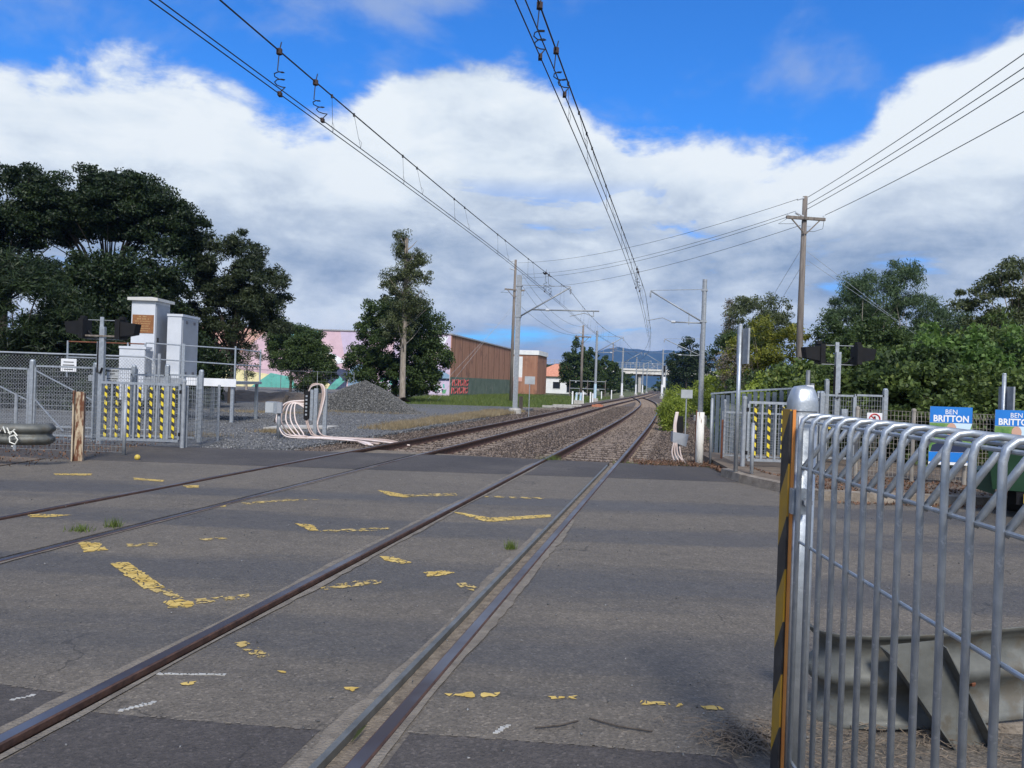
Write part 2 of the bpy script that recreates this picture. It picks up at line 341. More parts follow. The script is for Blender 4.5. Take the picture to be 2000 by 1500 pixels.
pmat('concrete', (0.33, 0.31, 0.28), (0.46, 0.44, 0.40), 4, 0.9, bump=0.3)
pmat('kerb_concrete', (0.16, 0.13, 0.10), (0.30, 0.255, 0.205), 5, 0.95, bump=0.6, bscale=40)
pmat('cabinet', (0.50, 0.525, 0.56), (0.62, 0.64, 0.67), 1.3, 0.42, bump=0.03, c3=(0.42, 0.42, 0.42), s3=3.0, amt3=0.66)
pmat('cabinet_shade_grey', (0.27, 0.285, 0.31), (0.34, 0.355, 0.38), 1.4, 0.45)  # case grey; on the cabinet doors it is side shade put into the colour
pmat('cabinet_cap', (0.52, 0.51, 0.47), (0.62, 0.6, 0.56), 4, 0.6)
pmat('notice_brown', (0.19, 0.075, 0.024), (0.27, 0.115, 0.04), 9, 0.7)
pmat('notice_ink', (0.42, 0.27, 0.12), rough=0.8)
pmat('sign_white', (0.66, 0.67, 0.68), (0.76, 0.76, 0.76), 4, 0.5)
pmat('sign_grey', (0.34, 0.36, 0.37), (0.42, 0.44, 0.45), 4, 0.5)
pmat('ink', (0.02, 0.02, 0.022), rough=0.7)
pmat('red_ink', (0.5, 0.03, 0.03), rough=0.7)
def worn_paint(name, ca, cb, keep):
    m = bpy.data.materials.new(name); m.use_nodes = True; w = NT(m.node_tree)
    out = w.n('ShaderNodeOutputMaterial'); b = w.n('ShaderNodeBsdfPrincipled', ins={'Roughness': 0.75}); tr_ = w.n('ShaderNodeBsdfTransparent')
    tc = w.n('ShaderNodeTexCoord'); P = tc.outputs['Object']
    n = w.n('ShaderNodeTexNoise', ins={'Vector': P, 'Scale': 9.0, 'Detail': 4.0}); w.link(w.ramp(n.outputs[0], [(.35, ca), (.65, cb)]), b.inputs['Base Color'])
    dn = w.n('ShaderNodeTexNoise', ins={'Vector': P, 'Scale': 14.0, 'Detail': 3.0}); dv = w.n('ShaderNodeVectorMath', operation='MULTIPLY_ADD', ins={0: dn.outputs['Color'], 1: (.05, .05, .05), 2: P})
    v = w.n('ShaderNodeTexVoronoi', feature='DISTANCE_TO_EDGE', ins={'Vector': dv.outputs[0], 'Scale': 13.0}); crack = w.math('GREATER_THAN', v.outputs['Distance'], 0.055)
    wn = w.n('ShaderNodeTexNoise', ins={'Vector': P, 'Scale': 11.0, 'Detail': 6.0, 'Roughness': 0.7}); solid = w.math('GREATER_THAN', wn.outputs[0], keep)
    crk = w.math('MAXIMUM', crack, w.math('GREATER_THAN', wn.outputs[0], 0.54))
    mx = w.n('ShaderNodeMixShader', ins={0: w.math('MULTIPLY', crk, solid), 1: tr_.outputs[0], 2: b.outputs[0]}); w.link(mx.outputs[0], out.inputs[0]); MAT[name] = m
worn_paint('yellow_paint', (0.46, 0.30, 0.06), (0.60, 0.43, 0.13), 0.38); worn_paint('yellow_worn', (0.40, 0.28, 0.08), (0.55, 0.40, 0.15), 0.50)
pmat('white_mark', (0.32, 0.31, 0.29), (0.46, 0.45, 0.42), 9, 0.8)
stripes('hazard', (0.02, 0.02, 0.02), (0.80, 0.62, 0.03), 0.165, 0.7)
stripes('hazard_plate', (0.018, 0.018, 0.02), (0.44, 0.24, 0.012), 0.42, 1.6, 'YZ')
pmat('plate_edge', (0.62, 0.2, 0.04), (0.7, 0.28, 0.06), 6, 0.5)
pmat('rusty_paint', (0.14, 0.055, 0.028), (0.50, 0.41, 0.29), 4.2, 0.85, bump=0.6, stretch=(5, 5, 0.9), lo=0.47, hi=0.56)
pmat('peel_white', (0.22, 0.14, 0.09), (0.70, 0.67, 0.60), 3.0, 0.85, bump=0.5, stretch=(6, 6, 0.8), lo=0.36, hi=0.44)
pmat('rust', (0.10, 0.035, 0.02), (0.2, 0.075, 0.035), 8, 0.9, bump=0.4)
pmat('conduit', (0.62, 0.50, 0.45), (0.74, 0.64, 0.60), 3, 0.5)
pmat('conduit_dark', (0.36, 0.27, 0.23), (0.48, 0.37, 0.32), 3, 0.6)
pmat('guard_rail', (0.085, 0.088, 0.08), (0.155, 0.158, 0.145), 5.5, 0.6, metal=0.3, bump=0.15, c3=(0.11, 0.10, 0.08), s3=6, amt3=0.53)
pmat('guard_rust', (0.22, 0.1, 0.05), (0.3, 0.15, 0.08), 9, 0.8)
pmat('graffiti_white', (0.7, 0.69, 0.62), rough=0.6)
pmat('insulator', (0.52, 0.54, 0.56), rough=0.3)
pmat('bark_dark', (0.045, 0.036, 0.03), (0.085, 0.07, 0.058), 6, 0.95, bump=0.6, stretch=(3, 3, 0.6))
pmat('bark_pale', (0.20, 0.165, 0.13), (0.36, 0.31, 0.255), 4, 0.9, bump=0.5, stretch=(3, 3, 0.6))
pmat('brown_wall', (0.27, 0.125, 0.075), (0.36, 0.185, 0.115), 0.9, 0.9, stretch=(2.2, 2.2, 0.3), c3=(0.20, 0.10, 0.065), s3=0.5, amt3=0.56)
pmat('green_wall', (0.075, 0.105, 0.075), (0.12, 0.155, 0.115), 0.8, 0.9, c3=(0.16, 0.17, 0.13), s3=0.6, amt3=0.58)
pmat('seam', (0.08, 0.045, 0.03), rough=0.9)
pmat('wall_white', (0.68, 0.68, 0.67), (0.78, 0.78, 0.76), 1.5, 0.8)
pmat('roof_tile', (0.50, 0.20, 0.12), (0.62, 0.28, 0.18), 2.5, 0.85, bump=0.3)
pmat('roof_edge', (0.30, 0.30, 0.31), rough=0.6)
pmat('glass_dark', (0.02, 0.025, 0.03), rough=0.1)
pmat('poster_blue', (0.012, 0.16, 0.52), (0.015, 0.20, 0.62), 1.2, 0.45)
pmat('poster_green', (0.05, 0.16, 0.03), (0.22, 0.36, 0.10), 5, 0.6)
pmat('poster_navy', (0.012, 0.022, 0.06), rough=0.6)
pmat('poster_skin', (0.55, 0.33, 0.24), rough=0.6)
pmat('poster_pale', (0.55, 0.70, 0.80), rough=0.6)
pmat('white', (0.78, 0.78, 0.78), rough=0.6)
pmat('trailer_green', (0.012, 0.045, 0.02), (0.02, 0.06, 0.03), 3, 0.4)
pmat('plate_yellow', (0.55, 0.4, 0.06), rough=0.5)
pmat('tyre', (0.015, 0.015, 0.015), rough=0.9)
pmat('tail_red', (0.35, 0.01, 0.01), rough=0.3)
pmat('twig_brown', (0.10, 0.075, 0.055), (0.19, 0.15, 0.11), 20, 0.9)
pmat('clamp_brown', (0.045, 0.025, 0.02), rough=0.8)
pmat('dead_leaf', (0.10, 0.045, 0.022), (0.24, 0.125, 0.06), 30, 0.9)
pmat('bridge_concrete', (0.58, 0.55, 0.50), (0.68, 0.65, 0.60), 0.4, 0.85)
pmat('mountain_forest', (0.014, 0.030, 0.018), (0.028, 0.05, 0.026), 0.01, 1.0)
for nm, c in dict(mural_pink=(0.62, 0.38, 0.44), mural_lilac=(0.52, 0.40, 0.56), mural_salmon=(0.68, 0.33, 0.24), mural_yellow=(0.78, 0.66, 0.26), mural_cream=(0.72, 0.58, 0.36), mural_cyan=(0.10, 0.50, 0.60),
                  mural_teal=(0.05, 0.42, 0.34), mural_navy=(0.035, 0.05, 0.12), mural_white=(0.72, 0.74, 0.78), mural_blue=(0.16, 0.30, 0.45), mural_green=(0.06, 0.36, 0.12), mural_red=(0.62, 0.05, 0.05), mural_dark=(0.05, 0.05, 0.055)).items():
    g_ = sum(c)/3; c = tuple(q*.72+g_*.28 for q in c); pmat(nm, c, tuple(min(1, q*1.15) for q in c), 1.2, 0.85, c3=tuple(q*.8 for q in c), s3=.7, amt3=.55)
leafmat('leaf_dark', (0.008, 0.017, 0.006), (0.030, 0.052, 0.015), (0.065, 0.095, 0.028), 0.18)  # dark foliage; cloud shade on the left trees is put into this colour
leafmat('leaf_casuarina', (0.018, 0.028, 0.012), (0.050, 0.068, 0.027), (0.085, 0.10, 0.045), 0.2)
leafmat('leaf_mid', (0.024, 0.046, 0.013), (0.075, 0.115, 0.030), (0.12, 0.16, 0.05))
leafmat('leaf_fresh', (0.05, 0.10, 0.02), (0.14, 0.235, 0.05), (0.22, 0.30, 0.08), 0.35)
leafmat('leaf_hedge', (0.028, 0.052, 0.012), (0.155, 0.215, 0.052), (0.38, 0.37, 0.10), 0.3)
leafmat('leaf_yellow', (0.09, 0.12, 0.018), (0.26, 0.26, 0.035), (0.52, 0.40, 0.04), 0.32)
leafmat('leaf_gum', (0.045, 0.062, 0.024), (0.11, 0.13, 0.05), (0.14, 0.15, 0.07), 0.25)
leafmat('leaf_pepper', (0.04, 0.07, 0.03), (0.095, 0.145, 0.06), (0.11, 0.16, 0.08), 0.25)
leafmat('leaf_weed', (0.14, 0.19, 0.025), (0.33, 0.40, 0.06), (0.48, 0.48, 0.10), 0.35)
leafmat('leaf_brown', (0.10, 0.085, 0.06), (0.2, 0.165, 0.125), (0.25, 0.2, 0.16), 0.2)
leafmat('grass_green', (0.07, 0.115, 0.025), (0.15, 0.19, 0.045), (0.30, 0.27, 0.10), 0.3)
leafmat('grass_dry', (0.20, 0.15, 0.085), (0.38, 0.30, 0.175), (0.50, 0.42, 0.27), 0.3)
leafmat('litter', (0.07, 0.035, 0.02), (0.19, 0.10, 0.055), (0.32, 0.20, 0.12), 0.1)
# ------------------------------------------------------------------ the ground, road and railway
TD = R(12.49); TX, TY = math.sin(TD), math.cos(TD)
def sn(s, n, z=0.0): return (s*TX + n*TY, s*TY - n*TX, z)        # along / across the railway -> world
def to_n(x, y): return x*TY - y*TX
def clip(poly, n0, n1):
    def half(pl, sgn, lim):
        out = []
        for i in range(len(pl)):
            a, b = pl[i], pl[(i+1) % len(pl)]; da, db = sgn*(to_n(*a)-lim), sgn*(to_n(*b)-lim)
            if da >= 0: out.append(a)
            if da*db < 0:
                t = da/(da-db); out.append((a[0]+(b[0]-a[0])*t, a[1]+(b[1]-a[1])*t))
        return out
    pl = half(poly, 1, n0); return half(pl, -1, n1) if pl else pl
def sheet(name, polys, z, mat, parent=None, depth=0.0):
    m = M()
    for p in polys:
        if depth: m.prism(p, z-depth, z)
        else: m.add([(x, y, z) for x, y in p], [tuple(range(len(p)))])
    return m.build(name, mat, parent)

struct(sheet('ground', [[(-2900, -200), (2900, -200), (2900, 6000), (-2900, 6000)]], -0.36, 'grass_ground'))
RAIL = [-6.81, -5.305, -2.745, -1.24]                             # rail centre lines across the crossing
gaps = [(RAIL[0]-.042, RAIL[0]+.105), (RAIL[1]-.105, RAIL[1]+.042), (RAIL[2]-.042, RAIL[2]+.105), (RAIL[3]-.165, RAIL[3]+.042)]
edges = [-80] + [g for gp in gaps for g in gp] + [80]
def striped(poly): return [c for c in (clip(poly, edges[i], edges[i+1]) for i in range(0, len(edges), 2)) if len(c) > 2]
main_road = [(-60, -14), (60, -14), (60, 11.3), (-60, 11.3)]
road_far = [(-7.9, 11.3), (4.5, 11.3), (3.9, 13.15), (-7.9, 13.15)]
path_poly = [(-10.5, 13.15), (3.9, 13.15), (4.4, 14.6), (4.0, 15.55), (-1.0, 16.15), (-6.4, 15.95), (-10.5, 15.9)]
road = struct(sheet('road', striped(main_road)+striped(road_far), -0.010, 'asphalt', depth=0.12))
path = struct(sheet('footpath', striped(path_poly), -0.007, 'path_asphalt', depth=0.12))
struct(sheet('crossing_bed', [[sn(-20, -7.5)[:2], sn(-20, -0.7)[:2], sn(16.2, -0.7)[:2], sn(16.6, -7.5)[:2]]], -0.085, 'groove_dirt'))
# gravel packed between running rail and check rail, ragged tan dirt beside the rails
def ragged(name, s0, s1, n0, w, z, mat, parent, amp=0.6, side=1, step=0.12):
    m = M(); ss = np.arange(s0, s1, step); vs = []
    for s in ss:
        k = max(0.004, w*(1-amp+amp*2*(0.5+0.5*math.sin(s*1.7+n0*9)*math.sin(s*0.61+2))*random.uniform(.45, 1)))
        vs += [sn(s, n0, z), sn(s, n0+side*k, z)]
    fs = [((2*i, 2*i+2, 2*i+3, 2*i+1) if side < 0 else (2*i, 2*i+1, 2*i+3, 2*i+2)) for i in range(len(ss)-1)]
    return m.add(vs, fs).build(name, mat, parent)
s = sheet('flangeway_gravel', [[sn(-14, RAIL[3]-.13)[:2], sn(-14, RAIL[3]-.033)[:2], sn(15.6, RAIL[3]-.033)[:2], sn(15.6, RAIL[3]-.13)[:2]]], -0.030, 'groove_dirt'); struct(s)
for r, a, w, sd, s1 in ((2, -.040, .055, -1, 15), (2, .107, .05, 1, 15), (3, -.168, .07, -1, 8.3), (3, .044, .07, 1, 9), (1, .044, .03, 1, 13), (0, -.044, .03, -1, 12)):
    ragged('dirt_edge', -2, s1, RAIL[r]+a, w, -0.0035, 'edge_dirt', road, side=sd)

# ---- worn yellow hatching, each surviving patch a flat piece of paint on the road
MARKS = [
 [(-3.89, 6.95), (-3.68, 6.94), (-3.45, 6.66), (-3.61, 6.57)], [(-3.21, 6.22), (-3.09, 6.28), (-2.46, 5.57), (-2.6, 5.53)], [(-2.57, 5.53), (-2.43, 5.55), (-2.24, 5.34), (-2.3, 5.3)],
 [(-2.33, 5.23), (-2.25, 5.31), (-2.12, 5.26), (-2.08, 5.12), (-2.23, 5.1)], [(-2.15, 5.32), (-1.82, 5.49), (-1.79, 5.39), (-2.09, 5.21)], [(-5.06, 8.11), (-5.0, 8.19), (-4.65, 8.19), (-4.81, 8.01), (-4.99, 8.0)],
 [(-4.5, 10.59), (-4.29, 10.65), (-4.2, 10.41), (-4.34, 10.38)], [(-2.26, 8.16), (-2.06, 8.11), (-1.92, 7.83), (-2.0, 7.79)], [(-1.96, 7.82), (-1.25, 8.12), (-1.21, 7.96), (-1.81, 7.74)],
 [(-1.13, 6.8), (-0.99, 6.78), (-0.8, 6.59), (-0.86, 6.53), (-1.06, 6.65)], [(-1.4, 5.71), (-1.14, 5.95), (-0.89, 6.0), (-1.0, 5.85), (-1.34, 5.65)], [(-0.68, 6.27), (-0.52, 6.35), (-0.42, 6.31), (-0.48, 6.2), (-0.62, 6.15)],
 [(-0.4, 5.97), (-0.31, 6.0), (-0.18, 5.84), (-0.23, 5.76), (-0.34, 5.86)], [(-0.28, 3.86), (-0.13, 3.89), (-0.13, 3.83), (-0.23, 3.81)], [(-0.11, 3.88), (-0.01, 3.9), (-0.01, 3.85), (-0.09, 3.83)],
 [(0.24, 3.87), (0.38, 3.89), (0.37, 3.85), (0.26, 3.84)], [(0.7, 3.86), (0.83, 3.85), (0.84, 3.81), (0.7, 3.81)], [(0.87, 3.84), (0.91, 3.84), (0.9, 3.8), (0.87, 3.8)], [(0.98, 3.82), (1.1, 3.82), (1.11, 3.78), (1.0, 3.77)],
 [(-0.69, 9.23), (-0.53, 9.16), (-0.18, 8.88), (-0.26, 8.66)], [(-0.26, 8.66), (-0.18, 8.91), (0.52, 9.26), (0.51, 9.08), (-0.15, 8.66)], [(-1.85, 10.79), (-1.66, 10.68), (-1.27, 10.3), (-1.37, 10.18), (-1.6, 10.31)],
 [(-1.41, 10.45), (-0.74, 10.76), (-0.7, 10.52), (-1.31, 10.24)], [(-0.34, 10.61), (-0.05, 10.62), (-0.05, 10.48), (-0.32, 10.47)], [(0.02, 10.59), (0.51, 10.61), (0.51, 10.47), (0.02, 10.45)],
 [(-1.59, 4.49), (-1.52, 4.52), (-1.31, 4.31), (-1.31, 4.23), (-1.41, 4.31)], [(-3.44, 6.94), (-3.18, 7.02), (-3.13, 6.9), (-3.36, 6.82)], [(-6.71, 11.32), (-6.22, 11.46), (-6.11, 11.24), (-6.59, 11.17)],
 [(-5.47, 11.18), (-4.95, 11.03), (-4.89, 10.87), (-5.35, 10.97)], [(-1.19, 4.08), (-1.14, 4.08), (-1.14, 4.05), (-1.17, 4.05)], [(-0.79, 3.89), (-0.73, 3.89), (-0.73, 3.86), (-0.77, 3.85)],
 [(-3.44, 9.18), (-3.37, 9.19), (-3.3, 9.02), (-3.38, 9.0)], [(-3.25, 9.34), (-2.8, 9.72), (-2.39, 9.77), (-2.76, 9.57), (-3.14, 9.2)], [(-2.92, 7.25), (-2.66, 7.37), (-2.64, 7.27), (-2.86, 7.17)], [(-1.62, 3.89), (-1.55, 3.91), (-1.54, 3.87), (-1.6, 3.86)]]
WORN = {2, 4, 8, 10, 12, 22, 25, 26, 32, 33, 24, 23}                # broken up into crazed flakes
def inside(p, poly):
    c = False; n = len(poly)
    for i in range(n):
        (x1, y1), (x2, y2) = poly[i], poly[i-1]
        if (y1 > p[1]) != (y2 > p[1]) and p[0] < (x2-x1)*(p[1]-y1)/(y2-y1)+x1: c = not c
    return c
for k, poly in enumerate(MARKS):
    m = M(); cx = sum(p[0] for p in poly)/len(poly); cy = sum(p[1] for p in poly)/len(poly)
    pts = []
    for i in range(len(poly)):
        a, b = poly[i], poly[(i+1) % len(poly)]; L = math.dist(a, b); q = max(2, int(L/0.025))
        for t in range(q):
            f = t/q; x, y = a[0]+(b[0]-a[0])*f, a[1]+(b[1]-a[1])*f; e = random.uniform(-.016, .014)
            d = math.dist((x, y), (cx, cy)) or 1; pts.append((x+(x-cx)/d*e, y+(y-cy)/d*e))
    n = len(pts); m.add([(x, y, -0.0055) for x, y in pts]+[(cx, cy, -0.0055)], [(i, (i+1) % n, n) for i in range(n)])
    if m.f: m.build('paint_patch', 'yellow_worn' if k in WORN else 'yellow_paint', road)
for (x, y, l, a) in ((-1.79, 3.99, .36, .06), (-2.3, 3.62, .10, .8), (-1.75, 3.55, .14, .75), (-.72, 3.52, .12, .9), (-.02, 3.45, .12, 1.0)):   # scraps of white lining
    m = M()
    for t in np.arange(0, l, .02):
        q = (x+t*math.cos(a)+random.uniform(-.004, .004), y+t*math.sin(a)+random.uniform(-.004, .004)); w = random.uniform(.004, .012)
        m.prism([(q[0]-.012, q[1]-w), (q[0]+.012, q[1]-w), (q[0]+.012, q[1]+w), (q[0]-.012, q[1]+w)], -0.0095, -0.006)
    m.build('white_line_scrap', 'white_mark', road)

# darker reinstated asphalt patches and the pale joints along their edges
def patch(pts, z=-0.0078):
    o = sheet('asphalt_patch', [pts], z, 'path_asphalt', road); j = M()
    for (x0, y0), (x1, y1) in list(zip(pts, pts[1:]))[:2]:
        n_ = int(math.dist((x0, y0), (x1, y1))/.025)
        for t in range(n_):
            if random.random() < .62:
                u = t/n_; x, y = x0+(x1-x0)*u+random.uniform(-.008, .008), y0+(y1-y0)*u+random.uniform(-.008, .008); q = random.uniform(.006, .016)
                j.add([(x-q, y-q*.6, -.0048), (x+q, y-q*.5, -.0048), (x+q*.7, y+q*.7, -.0048), (x-q*.8, y+q*.5, -.0048)], [(0, 1, 2, 3)])
    j.build('patch_joint', 'edge_dirt', road)
patch([(-.40, 3.42), (.35, 3.36), (1.0, 3.30), (1.0, 1.6), (-.78, 1.6)]); patch([(-1.88, 3.52), (-1.3, 3.46), (-.80, 3.42), (-1.18, 1.7), (-2.25, 1.7)]); patch([(-4.6, 4.1), (-3.2, 3.95), (-2.05, 3.7), (-2.48, 1.8), (-5.2, 1.8)])
# ---- verges, kerb, yard, car park
struct(sheet('verge', [[(4.62, 11.42), (60, 11.42), (60, 18), (4.4, 18), (4.1, 13.9)]], 0.09, 'soil', depth=0.4))
struct(sheet('verge', [[(-60, 11.6), (-7.95, 11.6), (-7.95, 13.1), (-10.4, 13.6), (-10.4, 16.2), (-60, 16.2)]], -0.004, 'soil', depth=0.3))
kerb_pts = [(3.86, 14.05), (3.95, 13.2), (4.28, 12.1), (4.62, 11.32), (5.2, 11.22)] + [(5.2+2*i, 11.2) for i in range(1, 12)]
kerb = struct(bpy.data.objects.new('kerb', None)); COL.objects.link(kerb)
for i in range(len(kerb_pts)-1):
    (x0, y0), (x1, y1) = kerb_pts[i], kerb_pts[i+1]; d = math.dist((x0, y0), (x1, y1)); ux, uy = (x1-x0)/d, (y1-y0)/d; g = .006
    a, b = (x0+ux*g, y0+uy*g), (x1-ux*g, y1-uy*g); px, py = -uy*.15, ux*.15
    z = 0.12+random.uniform(-.012, .008)
    M().add([(a[0], a[1], -.05), (b[0], b[1], -.05), (b[0]+px, b[1]+py, -.05), (a[0]+px, a[1]+py, -.05), (a[0]+px*.15, a[1]+py*.15, z), (b[0]+px*.15, b[1]+py*.15, z), (b[0]+px, b[1]+py, z+.01), (a[0]+px, a[1]+py, z+.01)],
            [(3, 2, 1, 0), (4, 5, 6, 7), (0, 1, 5, 4), (1, 2, 6, 5), (2, 3, 7, 6), (3, 0, 4, 7)]).build('kerb_stone', 'kerb_concrete', kerb)
yard = struct(sheet('gravel_yard', [[(-10.4, 15.9), (-5.4, 15.97), sn(22, -8.6)[:2], sn(34, -8.9)[:2], sn(52, -9.6)[:2], (-14, 50), (-24, 40), (-24, 16.3), (-10.4, 16.25)]], -0.10, 'yard_gravel', depth=0.3))
struct(sheet('car_park', [[(-75, 52), (-11, 52), (-9.5, 88), (-75, 88)]], 0.05, 'carpark', depth=0.5))
M().prism([(-7.5, 23.3), (-5.75, 24.2), (-5.65, 25.3), (-7.3, 25.0)], -0.2, -0.055).build('concrete_pad', 'concrete', yard)

# ---- track centre lines
def near_c(s):
    xs = [-30, 22, 30, 36, 43, 50, 60, 66, 74, 82, 92, 102, 114, 119]; ys = [-1.9925, -1.9925, -2.0, -2.04, -2.13, -2.25, -2.5, -2.68, -3.03, -3.47, -4.22, -5.10, -6.28, -6.72]
    return float(np.mean([np.interp(s+d, xs, ys) for d in (-3, -1.5, 0, 1.5, 3)]))
def left_c(s):
    t = min(1, max(0, (s-25)/45)); v = -6.0575-0.42*t*t*(3-2*t)
    return v if s < 110 else v-0.00009*(s-110)**2
PROF = [(-.033, 0), (.033, 0), (.039, -.006), (.039, -.036), (.010, -.050), (.010, -.145), (.070, -.158), (.070, -.172), (-.070, -.172), (-.070, -.158), (-.010, -.145), (-.010, -.050), (-.039, -.036), (-.039, -.006)]
def sweep(c, off, ss, prof, name, mat, parent):
    k = len(prof); V = []
    for s in ss:
        n0 = c(s); dn = (c(s+.5)-c(s-.5)); L = math.hypot(1, dn); ta, tn = -dn/L, 1/L       # unit normal to the track
        for a, z in prof: V.append(sn(s+ta*(off+a), n0+tn*(off+a), z))
    n = len(ss); F = [(i*k+j, i*k+(j+1) % k, (i+1)*k+(j+1) % k, (i+1)*k+j) for i in range(n-1) for j in range(k)]
    return M().add(V, F + [tuple(range(k))[::-1], tuple((n-1)*k+j for j in range(k))]).build(name, mat, parent)
S_NEAR = [-16, 0, 8, 15, 22] + list(np.arange(26, 119, 2.5)); S_LEFT = [-16, 0, 8, 15, 22] + list(np.arange(26, 110, 4)) + list(np.arange(112, 420, 8))
TOPP = [(-.030, .0008), (.030, .0008), (.030, -.001), (-.030, -.001)]
sl_mesh = M(); sl_mesh.box((0, 0, -.235), (2.5, .24, .125)); 
for q in (-1, 1):
    for e in (-.1, .1): sl_mesh.box((q*.7525+e, 0, -.165), (.07, .10, .018)); sl_mesh.tube([(q*.7525+e*1.25, -.05, -.150), (q*.7525+e*1.25, .06, -.150)], .011, 5)
sl_me = bpy.data.meshes.new('sleeper'); sl_me.from_pydata(sl_mesh.v, [], sl_mesh.f); sl_me.update()
def track(label, c, ss, s1, s_start):
    t = thing('railway_track', label, 'railway track', sn(16, c(16)), 0, 'railway tracks')
    for off in (-.7525, .7525):
        ra = sweep(c, off, ss, PROF, 'rail', 'rail_rust', None); 
        for v in ra.data.vertices: v.co -= t.location
        ra.parent = t
        tp = sweep(c, off, ss, TOPP, 'running_surface', 'rail_steel', None)
        for v in tp.data.vertices: v.co -= t.location
        tp.parent = ra
    s = s_start; i = 0
    while s < s1:
        dn = c(s+.5)-c(s-.5); o = link('sleeper', sl_me, 'sleeper', t)
        p = Vector(sn(s, c(s)))-t.location; o.location = (p.x, p.y, random.uniform(-.006, .004)); o.rotation_euler = (0, 0, -TD-math.atan(dn)+random.uniform(-.012, .012))
        s += .62; i += 1
    return t
trk1 = track('rusty railway track with a check rail, curving left to join the other track', near_c, S_NEAR, 116, 16.7)
trk2 = track('straight rusty railway track beside the gravel yard, running on under the bridge', left_c, S_LEFT, 195, 17.6)
ck = sweep(near_c, .7525-.148, [-16, 0, 8, 15.2], [(-.016, .006), (.016, .006), (.016, -.10), (-.016, -.10)], 'check_rail', 'check_steel', None)
for v in ck.data.vertices: v.co -= trk1.location
ck.parent = trk1

# ---- ballast
def bed_limits(s): return (left_c(s)-2.45, (near_c(s)+2.9 if s < 112 else left_c(s)+2.6+max(0, 3.2-(s-112)*.1)))
ss = list(np.arange(15.0, 116, 2.5)) + list(np.arange(116, 420, 12)); V = []; F = []
for s in ss:
    a, b = bed_limits(s); V += [sn(s, a-.7, -.42), sn(s, a, -.188), sn(s, b, -.188), sn(s, b+.7, -.42)]
for i in range(len(ss)-1): F += [(4*i+j, 4*i+j+1, 4*i+j+5, 4*i+j+4) for j in range(3)]
bed = struct(M().add(V, F).build('ballast_bed', 'ballast'))
OCT_V = np.array([(1, 0, 0), (-.6, .8, 0), (-.6, -.8, 0), (0.1, 0, .75), (0, .1, -.75), (.3, -.75, .3)]); OCT_F = np.array([(0, 1, 3), (1, 2, 3), (2, 5, 3), (5, 0, 3), (1, 0, 4), (2, 1, 4), (5, 2, 4), (0, 5, 4)])
def rand_rot(n):
    q = rng.normal(size=(n, 4)); q /= np.linalg.norm(q, axis=1)[:, None]; w, x, y, z = q.T
    return np.stack([np.stack([1-2*(y*y+z*z), 2*(x*y-z*w), 2*(x*z+y*w)], -1), np.stack([2*(x*y+z*w), 1-2*(x*x+z*z), 2*(y*z-x*w)], -1), np.stack([2*(x*z-y*w), 2*(y*z+x*w), 1-2*(x*x+y*y)], -1)], 1)
def stones(name, P, size, mat, parent):
    n = len(P); Rm = rand_rot(n); sc = size*rng.uniform(.55, 1.35, (n, 1))*np.ones((1, 3))*rng.uniform(.7, 1.2, (n, 3))
    V = np.einsum('nij,vj->nvi', Rm, OCT_V)*sc[:, None, :] + P[:, None, :]
    Fc = (OCT_F[None] + (np.arange(n)*len(OCT_V))[:, None, None]).reshape(-1, 3)
    o = link(name, np_mesh(name, V.reshape(-1, 3), Fc), mat, parent); return struct(o, 'stuff')
P = []
while len(P) < 46000:
    s = 16.0 + 50*random.random()**1.7; a, b = bed_limits(s); n = random.uniform(a-.35, b+.3)
    x, y, _ = sn(s, n)
    if y < 16.2 + 0.0*x: continue
    dr = min(abs(n-r) for r in (near_c(s)-.7525, near_c(s)+.7525, left_c(s)-.7525, left_c(s)+.7525))
    if dr < .10: continue
    inner = min(abs(n-near_c(s)), abs(n-left_c(s))) < 1.25
    ph = ((s-(16.7 if abs(n-near_c(s)) < 1.3 else 17.6)+.31) % .62)-.31
    if inner and abs(ph) < .13 and random.random() < .72: continue
    P.append((x, y, -.180 + random.uniform(-.012, .010) + (0 if inner else .012)))
stones('ballast_stones', np.array(P), .034, 'ballast_stone', bed)
P = []
while len(P) < 16000:
    y = 16.0+22*random.random()**1.5; x = random.uniform(-13, -1)
    if to_n(x, y) > -8.3 or (x < -6.9 and y < 18.6): continue
    P.append((x, y, -.096+random.uniform(-.01, .012)))
stones('yard_stones', np.array(P), .026, 'yard_stone', yard)
pile = thing('gravel_pile', 'cone-shaped pile of grey crushed stone in front of the trees', 'gravel pile', (-7.3, 38.2, -.1))
def pile_h(x, y):
    r = math.hypot(x/2.75, y/2.3); a = math.atan2(y, x)
    return max(0.0, 1.62*(1.03-r*(1+.05*math.sin(3*a+1))-.10*math.exp(-(r*4)**2))) 
V = []; F = []; NR, NA = 14, 40
for i in range(NR+1):
    for j in range(NA):
        a = 6.2832*j/NA; r = 1.06*i/NR; x, y = 2.75*r*math.cos(a), 2.3*r*math.sin(a); V.append((x, y, pile_h(x, y)-.03))
F = [(i*NA+j, (i+1)*NA+j, (i+1)*NA+(j+1) % NA, i*NA+(j+1) % NA) for i in range(NR) for j in range(NA)]
pb = M().add(V, F).build('heap', 'pile_base', pile)
P = []
while len(P) < 15000:
    x, y = random.uniform(-3.0, 3.0), random.uniform(-2.7, 1.2)
    h = pile_h(x, y)
    if h > 0 or (math.hypot(x/2.75, y/2.3) < 1.2 and random.random() < .25): P.append((x, y, h+random.uniform(-.02, .03)))
stones('crushed_stones', np.array(P), .036, 'pile_stone', pile)

